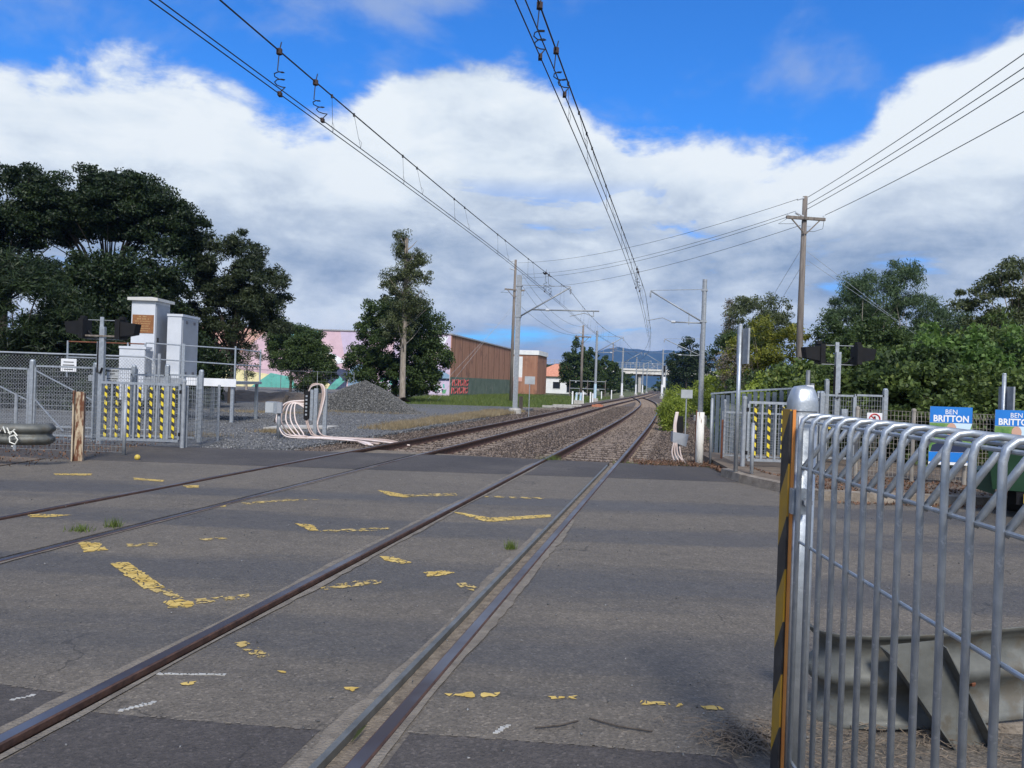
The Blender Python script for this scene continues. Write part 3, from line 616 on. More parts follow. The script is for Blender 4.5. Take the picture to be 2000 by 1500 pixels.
# ---- the road bridge over the line and the mountain behind it
FAR_TREES = []
br = thing('road_bridge', 'pale concrete road bridge with tall fence crossing over the railway', 'bridge', (52, 262, -.3))
M().box((0, 0, 6.75), (110, 9, 1.25)).build('deck_beam', 'bridge_concrete', br)
M().box((0, -4.7, 7.55), (110, .3, .55)).build('parapet', 'bridge_concrete', br)
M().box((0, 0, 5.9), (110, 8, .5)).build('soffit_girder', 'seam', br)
for x in (-17.5, -9, 13, 22): M().box((x, 0, 2.95), (1.0, 6.5, 6.2)).build('pier', 'concrete', br)
for x in (-50, 50): M().prism([(x-9, -5.5), (x+9, -5.5), (x+9, 5.5), (x-9, 5.5)], -.2, 5.6).build('abutment', 'concrete', br)
for i in range(56):
    M().box((-41+i*1.5, -4.72, 8.85), (.14, .14, 2.1)).build('fence_post', 'galv_dull', br)
for z in (8.0, 8.6, 9.2, 9.85): M().box((0, -4.72, z), (84, .07, .09)).build('fence_rail', 'galv_dull', br)
def ridge(name, pts, y0, depth, mat):
    V = []; F = []; xs = np.linspace(pts[0][0], pts[-1][0], 90); k = 9
    for x in xs:
        h = np.interp(x, [p[0] for p in pts], [p[1] for p in pts])
        h *= 1+.03*math.sin(x*.013)+.02*math.sin(x*.041+1)
        for j in range(k):
            t = j/(k-1); V.append((x, y0+depth*t, -.8+(h+.8)*math.sin(t*math.pi/2)**1.1*(1+.05*math.sin(x*.02+j)*(1-t))))
    F = [(i*k+j, (i+1)*k+j, (i+1)*k+j+1, i*k+j+1) for i in range(len(xs)-1) for j in range(k-1)]
    b = len(V); V += [(x, y0+depth*1.6, -.8) for x in xs]; F += [(i*k+k-1, (i+1)*k+k-1, b+i+1, b+i) for i in range(len(xs)-1)]
    return struct(M().add(V, F).build(name, mat, None, True))
for i, (x, y, h) in enumerate([(-26, 22, 5.6), (-18, 30, 6.0), (-8, 26, 5.0), (8, 34, 5.4), (24, 28, 6.2), (34, 20, 6.0)]): FAR_TREES.append((52+x, 262+y, h))
ridge('mountain', [(-2600, 40), (-1500, 90), (-600, 70), (-150, 75), (150, 110), (380, 150), (560, 222), (660, 236), (800, 236), (1000, 232), (1120, 215), (1400, 150), (2100, 120), (2750, 60)], 3900, 900, 'mountain_forest')
# ------------------------------------------------------------------ overhead line
def mast_mesh(kind):
    """parts in local axes: +x points over the track"""
    P = {}
    h = 7.75
    P['pole'] = M().box((0, -.10, h/2), (.24, .014, h)).box((0, .10, h/2), (.24, .014, h)).box((0, 0, h/2), (.014, .19, h)) if kind == 'A' else M().tube([(0, 0, 0), (0, 0, h)], [.15, .125], 10)
    P['footing'] = M().lathe((0, 0, -.35), [(.36, 0), (.36, .62), (.30, .68)], 12)
    z0, z1, zt, L = 5.45, 7.1, 7.15, 2.9
    P['brace'] = M().tube([(.1, 0, z0), (L, 0, z1)], .045, 8)
    P['top_tie'] = M().tube([(.1, 0, zt+.05), (L, 0, z1+.03)], .018, 6)
    P['messenger_insulator'] = M().tube([(L, 0, z1), (L, 0, z1-.40)], .03, 6)
    for i in range(4): P['messenger_insulator'].lathe((L, 0, z1-.12-.07*i), [(.03, 0), (.085, .012), (.03, .03)], 8)
    if kind == 'A':
        P['registration_tube'] = M().tube([(.75, 0, 5.84), (4.5, 0, 5.80)], .045, 8)
        P['tube_insulator'] = M().tube([(1.55, 0, 5.83), (1.75, 0, 5.83)], .075, 8)
        P['drop_bracket'] = M().tube([(4.2, 0, 5.8), (4.2, 0, 5.50)], .025, 6).tube([(4.2, 0, 5.5), (3.7, 0, 5.68), (2.9, 0, 5.50)], .022, 6)
    else:
        P['registration_tube'] = M().tube([(.1, 0, 5.36), (1.6, 0, 5.40)], .04, 8)
        P['tube_insulator'] = M().tube([(1.5, 0, 5.40), (1.72, 0, 5.40)], .075, 8)
        P['drop_bracket'] = M().tube([(.78, 0, 5.86), (.78, 0, 5.25)], .022, 6).tube([(1.7, 0, 5.40), (2.2, 0, 5.62), (3.0, 0, 5.46)], .022, 6)
    P['clamp_band'] = M().box((0, 0, z0), (.34, .26, .10)).box((0, 0, zt), (.34, .26, .08))
    return P
MM = {'pole': 'galv_dull', 'footing': 'concrete', 'brace': 'galv_dull', 'top_tie': 'galv_dull', 'messenger_insulator': 'insulator', 'registration_tube': 'galv_dull', 'tube_insulator': 'insulator', 'drop_bracket': 'galv_dull', 'clamp_band': 'galv_dull'}
def make_mast(kind, label):
    t = thing('catenary_mast', label, 'mast', group='overhead line masts')
    for k, m in mast_mesh(kind).items(): m.build(k, MM[k], t, k in ('brace', 'registration_tube'))
    return t
mA = make_mast('A', 'tall I-section catenary mast with long registration tube, beside the dry grass'); mB = make_mast('B', 'tall round galvanised catenary mast behind the peeling white post')
def put(o, s, n, over): o.location = sn(s, n, -.2); o.rotation_euler = (0, 0, -TD if over > 0 else math.pi-TD)
put(mA, 41.8, left_c(42)-2.85, 1); put(mB, 43.2, near_c(43)+3.15, -1)
far_labels = ['catenary mast with graffiti near its foot, left of the turnout', 'catenary mast rising out of the green weeds', 'catenary mast left of the line just before the turnout', 'catenary mast right of the line at the turnout',
              'catenary mast with white painted foot beyond the turnout', 'small distant catenary mast in front of the bridge', 'small distant catenary mast right of the line near the bridge', 'last small catenary mast before the bridge deck']
for i, (s, n, ov) in enumerate([(84.5, left_c(84)-2.85, 1), (86, near_c(86)+5.6, -1), (121, left_c(121)-2.7, 1), (123, left_c(123)+3.4, -1), (158, left_c(158)-2.5, 1), (196, left_c(196)-2.6, 1), (200, left_c(200)+3.0, -1), (236, left_c(236)-2.6, 1)]):
    o = copy_tree(mB); o['label'] = far_labels[i]; put(o, s, n, ov)
    if i == 1:
        for ch in o.children: ch.scale = (1.35, 1, 1) if ch.name.split('.')[0] not in ('pole', 'footing', 'clamp_band') else (1, 1, 1)
for o, c in ((list(o for o in bpy.data.objects if o.get('label') == far_labels[0])[0], (.30, .52, .66)),):
    pmat('mast_blue_paint', c, (.62, .68, .72), 6, .6); M().tube([(0, 0, .35), (0, 0, 1.9)], [.162, .158], 10).build('painted_sleeve', 'mast_blue_paint', o)
for i in (2, 3, 4, 5): 
    o = [o for o in bpy.data.objects if o.get('label') == far_labels[i]][0]; M().tube([(0, 0, .32), (0, 0, 2.2)], [.165, .16], 10).build('white_band', 'white', o)

def catenary(label, c, sup, s_end, jump, drops, zc=5.72):
    t = thing('overhead_wire', label, 'overhead wire', sn(0, c(0)), 0, 'overhead wires'); O = t.location
    def W(s, n, z): p = sn(s, n, z); return (p[0]-O.x, p[1]-O.y, p[2]-O.z)
    def zm(s):
        for a, b in zip(sup, sup[1:]):
            if a <= s <= b: u = (s-a)/(b-a)*2-1; return 6.74-.42*(1-u*u)
        return 6.7
    def zcw(s): return zc-(.006*max(0, s-22) if s < 60 else .22)
    stag = lambda s: .16*math.sin(s*math.pi/43.0+.4)
    ss = list(np.arange(-8, s_end, 1.6))
    for d in (-.055, .055): M().tube([W(s, c(s)+stag(s)+d, zcw(s)) for s in ss], .0085, 5).build('contact_wire', 'wire', t)
    M().tube([W(s, c(s)+stag(s)*.4, zm(s)) for s in ss], .0125, 5).build('messenger_wire', 'wire', t)
    for k, s in enumerate(drops):
        d = .055 if k % 2 else -.055; n0, n1 = c(s)+stag(s)*.4, c(s)+stag(s)+d; z0, z1 = zm(s), zcw(s)
        m = M().tube([W(s, n0, z0), W(s, n0+(n1-n0)*.72, z1+(z0-z1)*.28)], .0042, 4)
        for e in (-.02, .02): m.tube([W(s, n0+(n1-n0)*.72, z1+(z0-z1)*.28), W(s, n1+e, z1+.1), W(s, n1, z1)], .0036, 4)
        m.tube([W(s, n0, z0-.035), W(s, n0, z0+.025)], .02, 5).build('dropper', 'wire', t)
    for k, s in enumerate(jump):
        n0, n1 = c(s)+stag(s)*.4, c(s)+stag(s)+(.055 if k % 2 else -.055); z0, z1 = zm(s), zcw(s); pts = [(s, n0+.03, z0+.13), (s, n0, z0), (s, n0-.02, z0-(z0-z1)*.45)]
        for q in range(15):
            a = q*.95; u = q/14; pts.append((s+.075*math.cos(a), n0+(n1-n0)*u+.075*math.sin(a), z1+.12+(z0-z1)*.36*(1-u)))
        pts.append((s, n1, z1+.03))
        M().tube([W(*p) for p in pts], .0085, 5).build('jumper_cable', 'wire', t)
        M().tube([W(s, n0, z0-.05), W(s, n0, z0+.03)], .045, 6).box(W(s, n1, z1), (.05, .09, .06)).build('jumper_clamp', 'clamp_brown', t)
    return t
dr = [14.5, 15.4, 18.3, 19.3, 23.2, 24.3, 28.4, 29.4, 33, 34, 37.6, 38.5, 47.5, 48.5, 52, 53, 57, 58, 62, 63, 68, 74, 80, 90, 96, 102, 108, 114]
catenary('twin contact wires and messenger above the straight track by the yard', left_c, [-6, 42, 84.5, 121, 158, 196, 236, 280], 250, [10.35, 11.5, 33.6, 34.5], [12.1, 13.0]+[q+1 for q in dr])
catenary('twin contact wires and messenger above the track with the check rail', near_c, [-5, 43, 86, 122], 118, [9.6, 10.9, 32.2, 33.2], [12.1, 13.4]+dr)

# ------------------------------------------------------------------ timber power poles and lines
def power_pole(label, loc, h, arm_z, rz, steps=True):
    t = thing('power_pole', label, 'power pole', loc, 0, 'timber power poles')
    M().tube([(0, 0, 0), (-.03, 0, h*.5), (.0, 0, h)], [.17, .15, .115], 12).build('pole', 'wood', t, True)
    ca, sa = math.cos(rz), math.sin(rz); ax = lambda d, z: (d*ca, d*sa-.17, z)
    M().beam(ax(-1.0, arm_z), ax(1.0, arm_z), .12, .14).build('crossarm', 'wood', t)
    for d in (-.72, .72): M().beam(ax(d, arm_z-.07), ax(d*.05, arm_z-.75), .05, .05).build('arm_brace', 'wood', t)
    for d in (-.9, -.35, .9): M().tube([ax(d, arm_z), ax(d*1.02, arm_z+.18)], [.045, .03], 6).build('insulator', 'insulator', t)
    M().tube([(-.1, -.1, h-1.0), (-.55, -.3, h-.88)], .055, 7).build('insulator', 'insulator', t)
    M().tube([(-.1, -.1, h-.1), (-.45, -.2, h-.22)], .04, 7).build('insulator', 'insulator', t)
    M().tube([ax(.95, arm_z), ax(.9, arm_z-.45), ax(.45, arm_z-.62), (.05, -.15, arm_z-.62)], .012, 4).tube([ax(-1, arm_z-.1), ax(-1.4, arm_z-.35), ax(-.6, arm_z-.3)], .012, 4).build('jumper_loop', 'wire', t)
    if steps:
        for i in range(6): M().tube([(.12, -.05, h*.45+i*.95), (.30, -.05, h*.45+i*.95)], .012, 4).build('step_bolt', 'galv_dull', t)
    return t
ppR = power_pole('tall grey timber power pole with crossarm standing in the shrubs', (13.95, 37.4, -.2), 11.3, 10.2, R(8))
ppL = power_pole('timber power pole with pale stay wires beside the brown wall', (-.05, 73.5, -.3), 13.6, 10.7, R(20))
pp3 = power_pole('distant timber power pole close behind a catenary mast', (8.3, 92, -.3), 9.0, 7.6, R(12), False)
pp4 = power_pole('farther slim timber pole in front of the blue mountain', (25.5, 196, -.3), 13.0, 11.3, R(12), False)
def span(label, p, q, sag, r=.012):
    t = M(); pts = [tuple(Vector(p).lerp(Vector(q), u)-Vector((0, 0, sag*4*u*(1-u)))) for u in np.linspace(0, 1, 25)]
    return tag(t.tube(pts, r, 4).build('power_line', 'wire'), label, 'power line', 'power lines')
A = [Vector((13.5, 37.2, 10.9)), Vector((13.4, 37.1, 10.3)), Vector((13.0, 37.1, 10.0)), Vector((13.7, 37.2, 9.65))]
Bq = [Vector((.2, 73.4, 13.0)), Vector((.6, 73.3, 11.9)), Vector((.2, 73.3, 11.5)), Vector((1.0, 73.3, 10.6))]
nm = ['topmost', 'second', 'third', 'lowest']
for a, b, l in zip(A, Bq, nm): span(f'{l} power line strung between the two timber power poles over the tracks', a, b, .7)
C = [Vector((12.3, 1.0, 11.3)), Vector((12.3, 1.0, 10.9)), Vector((12.4, 1.0, 10.6)), Vector((13.1, 1.0, 10.0))]
A2 = [Vector((14.05, 37.3, 11.05)), Vector((14.05, 37.3, 10.7)), Vector((14.0, 37.3, 10.45)), Vector((14.9, 37.3, 10.2))]
for a, b, l in zip(A2, C, nm): span(f'{l} power line running from the tall pole out over the road', a, b, .45, .014)
D3 = [Vector((8.2, 91.8, 8.5)), Vector((7.6, 91.8, 7.6)), Vector((8.9, 91.8, 7.6))]
for a, b, l in zip([Bq[1], Bq[2], Vector((0, 73.4, 9.4))], D3, nm): span(f'{l} sagging line from the stayed pole to the pole behind', a, b, 1.2, .012)
for (a, b, l) in (((13.85, 37.3, 8.6), (11.5, 46, .2), 'left stay wire of the tall timber pole'), ((13.85, 37.3, 7.7), (11.9, 45, .2), 'second left stay wire of the tall timber pole'), ((14.1, 37.3, 8.4), (19.5, 30.5, 1.5), 'right stay wire of the tall timber pole'), ((14.1, 37.3, 8.0), (20.3, 31, 1.5), 'second right stay wire of the tall timber pole'),
                  ((-.1, 73.4, 9.0), (-6.4, 66, -.3), 'pale stay wire reaching the grass near the brown wall'), ((-.1, 73.4, 8.6), (-7.6, 69, -.3), 'second pale stay wire near the brown wall')):
    tag(M().tube([a, b], .009, 5).build('stay_wire', 'galv_dull'), l, 'stay wire', 'pole stays')
for (x, y, l) in ((-6.1, 66.35, 'pale sleeve on the longer stay near the wall'), ):
    pass
bird = thing('bird', 'small dark bird perched on the messenger wire', 'bird', Vector(sn(33.4, left_c(33.4)+.16*.4*math.sin(33.4*math.pi/43+.4), 6.36)))
M().ball((0, 0, .09), .085, 8, 6, (1.5, .8, .9)).ball((-.12, 0, .17), .05, 7, 5).add([(.08, -.03, .10), (.08, .03, .10), (.27, .035, .03), (.27, -.035, .03), (.1, 0, .06)], [(0, 1, 2, 3), (3, 2, 4), (0, 3, 4), (1, 0, 4), (2, 1, 4)]).tube([(-.16, 0, .17), (-.20, 0, .165)], [.012, .003], 5).tube([(0, .02, .04), (0, .02, -.01)], .008, 4).build('body', 'black', bird, True); bird.scale = (.6, .6, .6)

# ------------------------------------------------------------------ fences, gates
def mesh_grid(m, p0, p1, z0, z1, dx=.05, dz=.10, r=.0032):
    p0, p1 = Vector((*p0, 0)), Vector((*p1, 0)); L = (p1-p0).length; n = max(1, round(L/dx)); k = max(1, round((z1-z0)/dz))
    for i in range(n+1):
        q = p0.lerp(p1, i/n); m.tube([(q.x, q.y, z0), (q.x, q.y, z1)], r, 3, False)
    for j in range(k+1): m.tube([(p0.x, p0.y, z0+(z1-z0)*j/k), (p1.x, p1.y, z0+(z1-z0)*j/k)], r, 3, False)
    return m
def mesh_fence(name, label, pts, h, z0, mat='wire_mesh', post_r=.03, group=None, dx=.06, dz=.1, roll=False, r=.0034, cap=True, ph=.06, pm='galv_dull'):
    t = thing(name, label, 'fence', (*pts[0], z0), 0, group); O = Vector((*pts[0], 0))
    L = [(p[0]-O.x, p[1]-O.y) for p in pts]
    for a, b in zip(L, L[1:]):
        m = mesh_grid(M(), a, b, .06, h, dx, dz, r)
        if roll:                                       # triangular rolled top
            d = Vector((b[0]-a[0], b[1]-a[1], 0)).normalized(); nrm = Vector((-d.y, d.x, 0))*.1; n = round(math.dist(a, b)/dx)
            for i in range(n+1):
                q = Vector((*a, 0)).lerp(Vector((*b, 0)), i/n); m.tube([q+Vector((0, 0, h)), q+nrm+Vector((0, 0, h-.01)), q+Vector((0, 0, h-.14))], r, 3, False)
        m.build('mesh_panel', mat, t)
    for p in L:
        m = M().tube([(*p, -.1), (*p, h+ph)], post_r, 8)
        if cap: m.lathe((*p, h+ph), [(post_r*1.2, -.015), (post_r*1.15, .02), (post_r*.5, .035)], 8)
        m.build('post', pm, t)
    return t
bar_me = None
def hazard_gate(label, x0, x1, y, z0, h, nb, group='hazard-striped pedestrian gates', hinge_right=True):
    """nb bars, every second one carries black and yellow tape"""
    t = thing('pedestrian_gate', label, 'gate', (x0, y, 0), 0, group); w = x1-x0
    for z in (z0, z0+h): M().box((w/2, 0, z), (w, .045, .05)).build('frame_rail', 'galv', t)
    for x in (0.0, w): M().box((x, 0, z0+h/2), (.045, .047, h-.052)).build('frame_stile', 'galv', t)
    for i in range(nb):
        x = w*(i+1)/(nb+1); taped = i % 2 == 0
        M().box((x, 0, z0+h/2), (.034, .034, h-.054)).build('bar', 'galv_dull', t)
        if taped: M().box((x, -.021, z0+h/2-.01), (.052, .004, h*.90)).build('hazard_tape', 'hazard', t)
    px = w+.08 if hinge_right else -.08
    M().tube([(px, 0, -.1), (px, 0, z0+h+.08)], .043, 10).lathe((px, 0, z0+h+.08), [(.05, -.02), (.048, .02), (.02, .04)], 10).build('gate_post', 'galv_dull', t)
    for z in (z0+.14, z0+h-.14): M().box((px-(.05 if hinge_right else -.05), -.01, z), (.06, .05, .07)).build('hinge', 'black', t)
    mesh_grid(M(), (0, .03), (w, .03), z0-.02, z0+h, .10, .10, .003).build('backing_mesh', 'wire_mesh', t)
    return t
hazard_gate('hazard-striped pedestrian gate in front of the white cabinets', -8.42, -6.80, 15.75, .13, 1.15, 13)
hazard_gate('hazard-striped pedestrian gate beside the plain sign post', 4.62, 5.95, 14.95, .22, 1.12, 9, hinge_right=False)
# left-hand enclosure
mesh_fence('mesh_fence', 'low open mesh fence behind the rusty post', [(-10.6, 14.15), (-9.1, 14.12), (-7.08, 14.1)], 1.08, -.02, post_r=.03, cap=False, ph=-.02, dx=.075, dz=.1)
mesh_fence('mesh_fence', 'mesh fence running back from the striped gate to the gravel', [(-6.71, 15.9), (-7.12, 18.7), (-8.6, 19.4)], 1.22, -.05, dx=.075, dz=.1)
enc = thing('walkway_enclosure', 'blue-grey mesh walkway enclosure behind the rusty post', 'enclosure', (-9.2, 17.2, -.05))
def panel(root, x0, y0, x1, y1, h, z0=.1, brace=True, roll=False):
    O = root.location; a, b = (x0-O.x, y0-O.y), (x1-O.x, y1-O.y)
    m = mesh_grid(M(), a, b, z0, h, .055, .11, .0036); m.build('mesh_panel', 'wire_mesh', root)
    f = M()
    for p in (a, b): f.box((*p, (h+z0)/2+.0), (.04, .04, h-z0+.04))
    f.beam((*a, h), (*b, h), .04, .04).beam((*a, z0), (*b, z0), .04, .04); f.build('panel_frame', 'galv', root)
    if brace: M().beam((*a, h-.1), (b[0], b[1], h*.55), .025, .025).beam((*a, h*.55), ((a[0]+b[0])/2, (a[1]+b[1])/2, z0+.1), .025, .025).build('brace', 'galv', root)
panel(enc, -10.55, 17.0, -9.25, 17.0, 1.62); panel(enc, -9.2, 16.9, -8.75, 17.9, 1.62, brace=False); panel(enc, -8.72, 17.6, -7.95, 17.6, 1.50, brace=False); panel(enc, -7.85, 17.6, -7.2, 17.6, 1.52, brace=False); panel(enc, -12.0, 17.0, -10.7, 17.0, 1.55)
for x, y, h in ((-10.62, 17.0, 1.72), (-9.22, 17.0, 1.70), (-8.74, 17.75, 1.68), (-7.9, 17.6, 1.72), (-7.12, 17.6, 1.62)):
    M().box((x-enc.location.x, y-enc.location.y, h/2), (.085, .085, h)).lathe((x-enc.location.x, y-enc.location.y, h), [(.055, 0), (.05, .03), (.02, .045)], 8).build('post', 'galv', enc)
def plate(name, label, cat, x, y, z, w, h, mat, rz=0.0, group=None):
    t = thing(name, label, cat, (x, y, z), rz, group); M().box((0, .006, 0), (w, .008, h)).build('board', mat, t); return t
sg = plate('gate_sign', 'small grey emergency exit sign on the enclosure mesh', 'sign', -8.76, 16.84, 1.40, .26, .32, 'sign_grey')
text('EMERGENCY', .052, 'ink', sg, (0, -.002, .115), bold=.0012); text('EXIT', .052, 'ink', sg, (0, -.002, .05), bold=.0012); M().box((0, .001, .008), (.25, .004, .006)).build('divider', 'ink', sg)
text('PUSH RELEASE', .036, 'ink', sg, (0, -.002, -.05), bold=.001); text('AND GATE', .036, 'ink', sg, (0, -.002, -.10), bold=.001)
ws = plate('fence_notice', 'white notice wired to the chain-link gate', 'sign', -11.5, 19.9, 1.62, .40, .33, 'sign_white')
for z, w in ((.08, .26), (.0, .30), (-.06, .27), (-.11, .24)): M().box((0, -.001, z), (w, .004, .022)).build('printed_line', 'ink', ws)
# chain-link gates behind the enclosure
def chain(m, x0, x1, y, z0, z1, st=.085, r=.0036):
    n = int((x1-x0+z1-z0)/st)
    for i in range(n):
        for sg_ in (1, -1):
            o = i*st
            if sg_ > 0: xa, za = x0+max(0, o-(z1-z0)), z0+min(o, z1-z0); xb, zb = x0+min(o, x1-x0), z0+max(0, o-(x1-x0))
            else: xa, za = x1-max(0, o-(z1-z0)), z0+min(o, z1-z0); xb, zb = x1-min(o, x1-x0), z0+max(0, o-(x1-x0))
            m.tube([(xa, y, za), (xb, y, zb)], r, 3, False)
    return m
cl = thing('chain_link_gate', 'tall chain-link gate with rounded frame corners under the dark trees', 'gate', (-15.2, 20.0, -.1))
for x0, x1 in ((-2.2, .55), (.75, 5.9)):
    chain(M(), x0, x1, 0, .12, 1.95).build('chain_mesh', 'wire_mesh', cl)
    M().tube([(x0, 0, .1), (x0, 0, 1.75), (x0+.07, 0, 1.92), (x0+.25, 0, 2.0), (x1-.25, 0, 2.0), (x1-.07, 0, 1.92), (x1, 0, 1.75), (x1, 0, .1), (x0, 0, .1)], .024, 7).build('gate_frame', 'galv_dull', cl)
for x in (.65, 6.0): M().tube([(x, 0, -.1), (x, 0, 2.1)], .04, 8).build('post', 'galv_dull', cl)
# rusty posts and bollards
def i_post(name, label, x, y, h, mat, rz=0.0, lean=0.0):
    t = thing(name, label, 'post', (x, y, -.1), rz)
    M().box((-.075, 0, h/2), (.022, .17, h)).box((.075, 0, h/2-.02), (.022, .17, h-.04)).box((0, 0, h/2-.01), (.13, .02, h-.02)).build('flanges', mat, t); t.rotation_euler = (0, lean, rz); return t
i_post('rail_post', 'rusty H-section post with flaking cream paint at the road edge', -7.30, 12.98, 1.28, 'rusty_paint', .35, 0.0)
def bollard(label, x, y, h, mat='galv_dull', r=.032):
    t = thing('bollard', label, 'post', (x, y, -.1)); M().tube([(0, 0, 0), (0, 0, h+.1)], r, 10).lathe((0, 0, h+.1), [(r, -.01), (r*.9, .012), (r*.3, .02)], 10).build('tube', mat, t, True); return t
bollard('short plain pipe post ending the low mesh fence', -7.06, 14.06, .98); bollard('short pipe bollard in front of the right striped gate', 4.30, 13.62, .98)
bollard('slim grey pipe right beside the peeling white post', 4.22, 16.15, 1.36, 'galv_dull', .028)
t = thing('marker_post', 'peeling white timber post beside the cable stand', 'post', (3.97, 16.1, -.2)); M().tube([(0, 0, 0), (.005, 0, 1.28)], [.088, .08], 10).build('post', 'peel_white', t, True); M().box((-.075, .03, .66), (.02, .05, 1.3)).build('rusty_edge', 'rust', t)
t = thing('star_picket', 'thin rusty steel picket right of the white post', 'post', (4.55, 16.5, -.1)); M().box((0, 0, .5), (.04, .012, 1.05)).box((0, .02, .5), (.012, .04, 1.05)).build('picket', 'rust', t)

# sign posts seen edge-on
def edge_sign(label, x, y, h, zs, hs, rz):
    t = thing('sign_post', label, 'sign', (x, y, -.1)); M().tube([(0, 0, 0), (0, 0, h+.1)], .036, 10).lathe((0, 0, h+.1), [(.037, -.01), (.03, .015)], 10).build('post', 'galv', t, True)
    b = M().box((.055, 0, zs), (.03, .5, hs), rz).build('sign_plate', 'galv_dull', t); return t
edge_sign('tall galvanised sign post with its plate turned edge-on by the right gate', 3.98, 13.5, 2.72, 2.44, .62, R(6))
edge_sign('sign post with edge-on plate behind the election posters', 9.35, 14.6, 2.05, 1.66, .50, R(-4))
def board_sign(label, x, y, h, w, hs, rz=0.0):
    t = thing('line_side_sign', label, 'sign', (x, y, -.2), rz); M().tube([(0, .02, 0), (0, .02, h)], .025, 8).build('post', 'galv_dull', t); M().box((0, -.02, h-hs/2), (w, .02, hs)).box((0, -.032, h-hs/2), (w*.9, .004, hs*.86)).build('board', 'sign_grey', t); return t
board_sign('small grey lineside board among the green weeds', 6.15, 27.0, 1.72, .40, .30); board_sign('grey lineside board at the foot of the big catenary mast', .9, 39.0, 2.1, .52, .40)

# level crossing lights, seen from behind
def crossing_light(label, x, y):
    t = thing('crossing_light', label, 'crossing signal', (x, y, -.1), 0, 'level crossing light posts')
    M().box((0, 0, 1.28), (.105, .09, 2.56)).build('mast', 'galv', t); M().box((-.025, .0, 2.66), (.075, .03, .22)).build('mast_plate', 'galv', t)
    for z in (2.70, 2.29):
        M().tube([(-.42, .03, z), (.42, .03, z)], .008, 5).build('tie_rod', 'galv_dull', t)
    for sgn in (-1, 1):
        c = .36*sgn; o = sgn
        b = M().add([(c, -.16, 2.34), (c, .17, 2.34), (c, .17, 2.68), (c, -.16, 2.68), (c+o*.36, -.13, 2.41), (c+o*.36, .13, 2.41), (c+o*.40, .13, 2.64), (c+o*.40, -.13, 2.64)],
                    [(0, 1, 2, 3), (7, 6, 5, 4), (0, 4, 5, 1), (1, 5, 6, 2), (2, 6, 7, 3), (3, 7, 4, 0)]).build('lamp_hood', 'black', t)
        M().box((c+o*.03, 0, 2.51), (.10, .36, .42)).box((c+o*.06, 0, 2.75), (.09, .12, .07)).build('lamp_case', 'black', t)
        M().tube([(c, .05, 2.48), (c*.6, .06, 2.33), (0, .07, 2.27), (-.05, .07, 2.1)], .018, 5).build('lamp_cable', 'black', t)
    M().tube([(-.07, -.03, 2.25), (-.075, -.03, 1.7), (-.06, -.06, 1.58), (.0, -.07, 1.56), (.04, -.06, 1.68)], .022, 6).build('cable_loop', 'black', t)
    return t
cl1 = crossing_light('crossing light post with two black hooded lamps in front of the white cabinets', -8.82, 16.5)
M().beam((-.35, -.06, 2.36), (.38, -.06, 2.36), .03, .035).build('timber_bar', 'wood', cl1)
crossing_light('crossing light post with two black hooded lamps against the green hedge', 6.98, 16.5)
enr = thing('walkway_enclosure', 'grey mesh walkway enclosure around the right crossing light', 'enclosure', (6.2, 16.0, -.05))
panel(enr, 6.35, 15.7, 7.0, 15.7, 1.58, .3, False); panel(enr, 7.05, 15.75, 7.62, 15.75, 1.60, .1, False); panel(enr, 6.0, 15.1, 6.3, 15.7, 1.5, .2, False); panel(enr, 4.75, 17.2, 6.1, 17.0, 1.12, .15, False)
for x, y, h in ((7.66, 15.75, 1.72), (6.28, 15.7, 1.62), (7.05, 17.2, 1.9), (6.08, 15.05, 1.62)):
    M().box((x-6.2, y-16, h/2), (.08, .08, h)).lathe((x-6.2, y-16, h), [(.05, 0), (.045, .03), (.02, .04)], 8).build('post', 'galv', enr)
M().tube([(6.62-6.2, 1.2, 0), (6.62-6.2, 1.2, 2.12)], .045, 8).build('pipe_post', 'galv_dull', enr); M().box((6.42-6.2, .6, 1.66), (.16, .14, .24)).build('control_box', 'sign_white', enr); M().box((6.78-6.2, -.35, 1.1), (.12, .08, .42)).build('release_handle_box', 'galv', enr); M().box((6.5-6.2, -.33, 1.0), (.05, .02, .22)).build('yellow_tag', 'plate_yellow', enr)
mesh_fence('mesh_fence', 'mesh panel leading back from the right striped gate', [(4.54, 14.95), (4.70, 16.9)], 1.24, .02, dx=.09, dz=.1, pm='galv_dull')
pf = thing('palisade_fence', 'blue-grey slatted fence curving away behind the right gate', 'fence', (4.9, 18.2, 0))
pc = [(-.05, .5), (.35, .25), (.8, .0), (1.3, -.3), (1.85, -.75)]
for i in range(len(pc)-1):
    (x0, y0), (x1, y1) = pc[i], pc[i+1]; z0 = 1.32+i*.055; z1 = z0+.055
    M().beam((x0, y0, z0+.14), (x1, y1, z1+.14), .03, .04).build('top_rail', 'galv', pf)
    for k in range(4):
        u = (k+.5)/4; M().beam((x0+(x1-x0)*u, y0+(y1-y0)*u, -.1), (x0+(x1-x0)*u, y0+(y1-y0)*u, z0+.12), .095, .012).build('slat', 'slate_paint', pf)
M().tube([(1.9, -.8, -.1), (1.9, -.8, 1.78)], .05, 8).build('end_post', 'galv', pf)

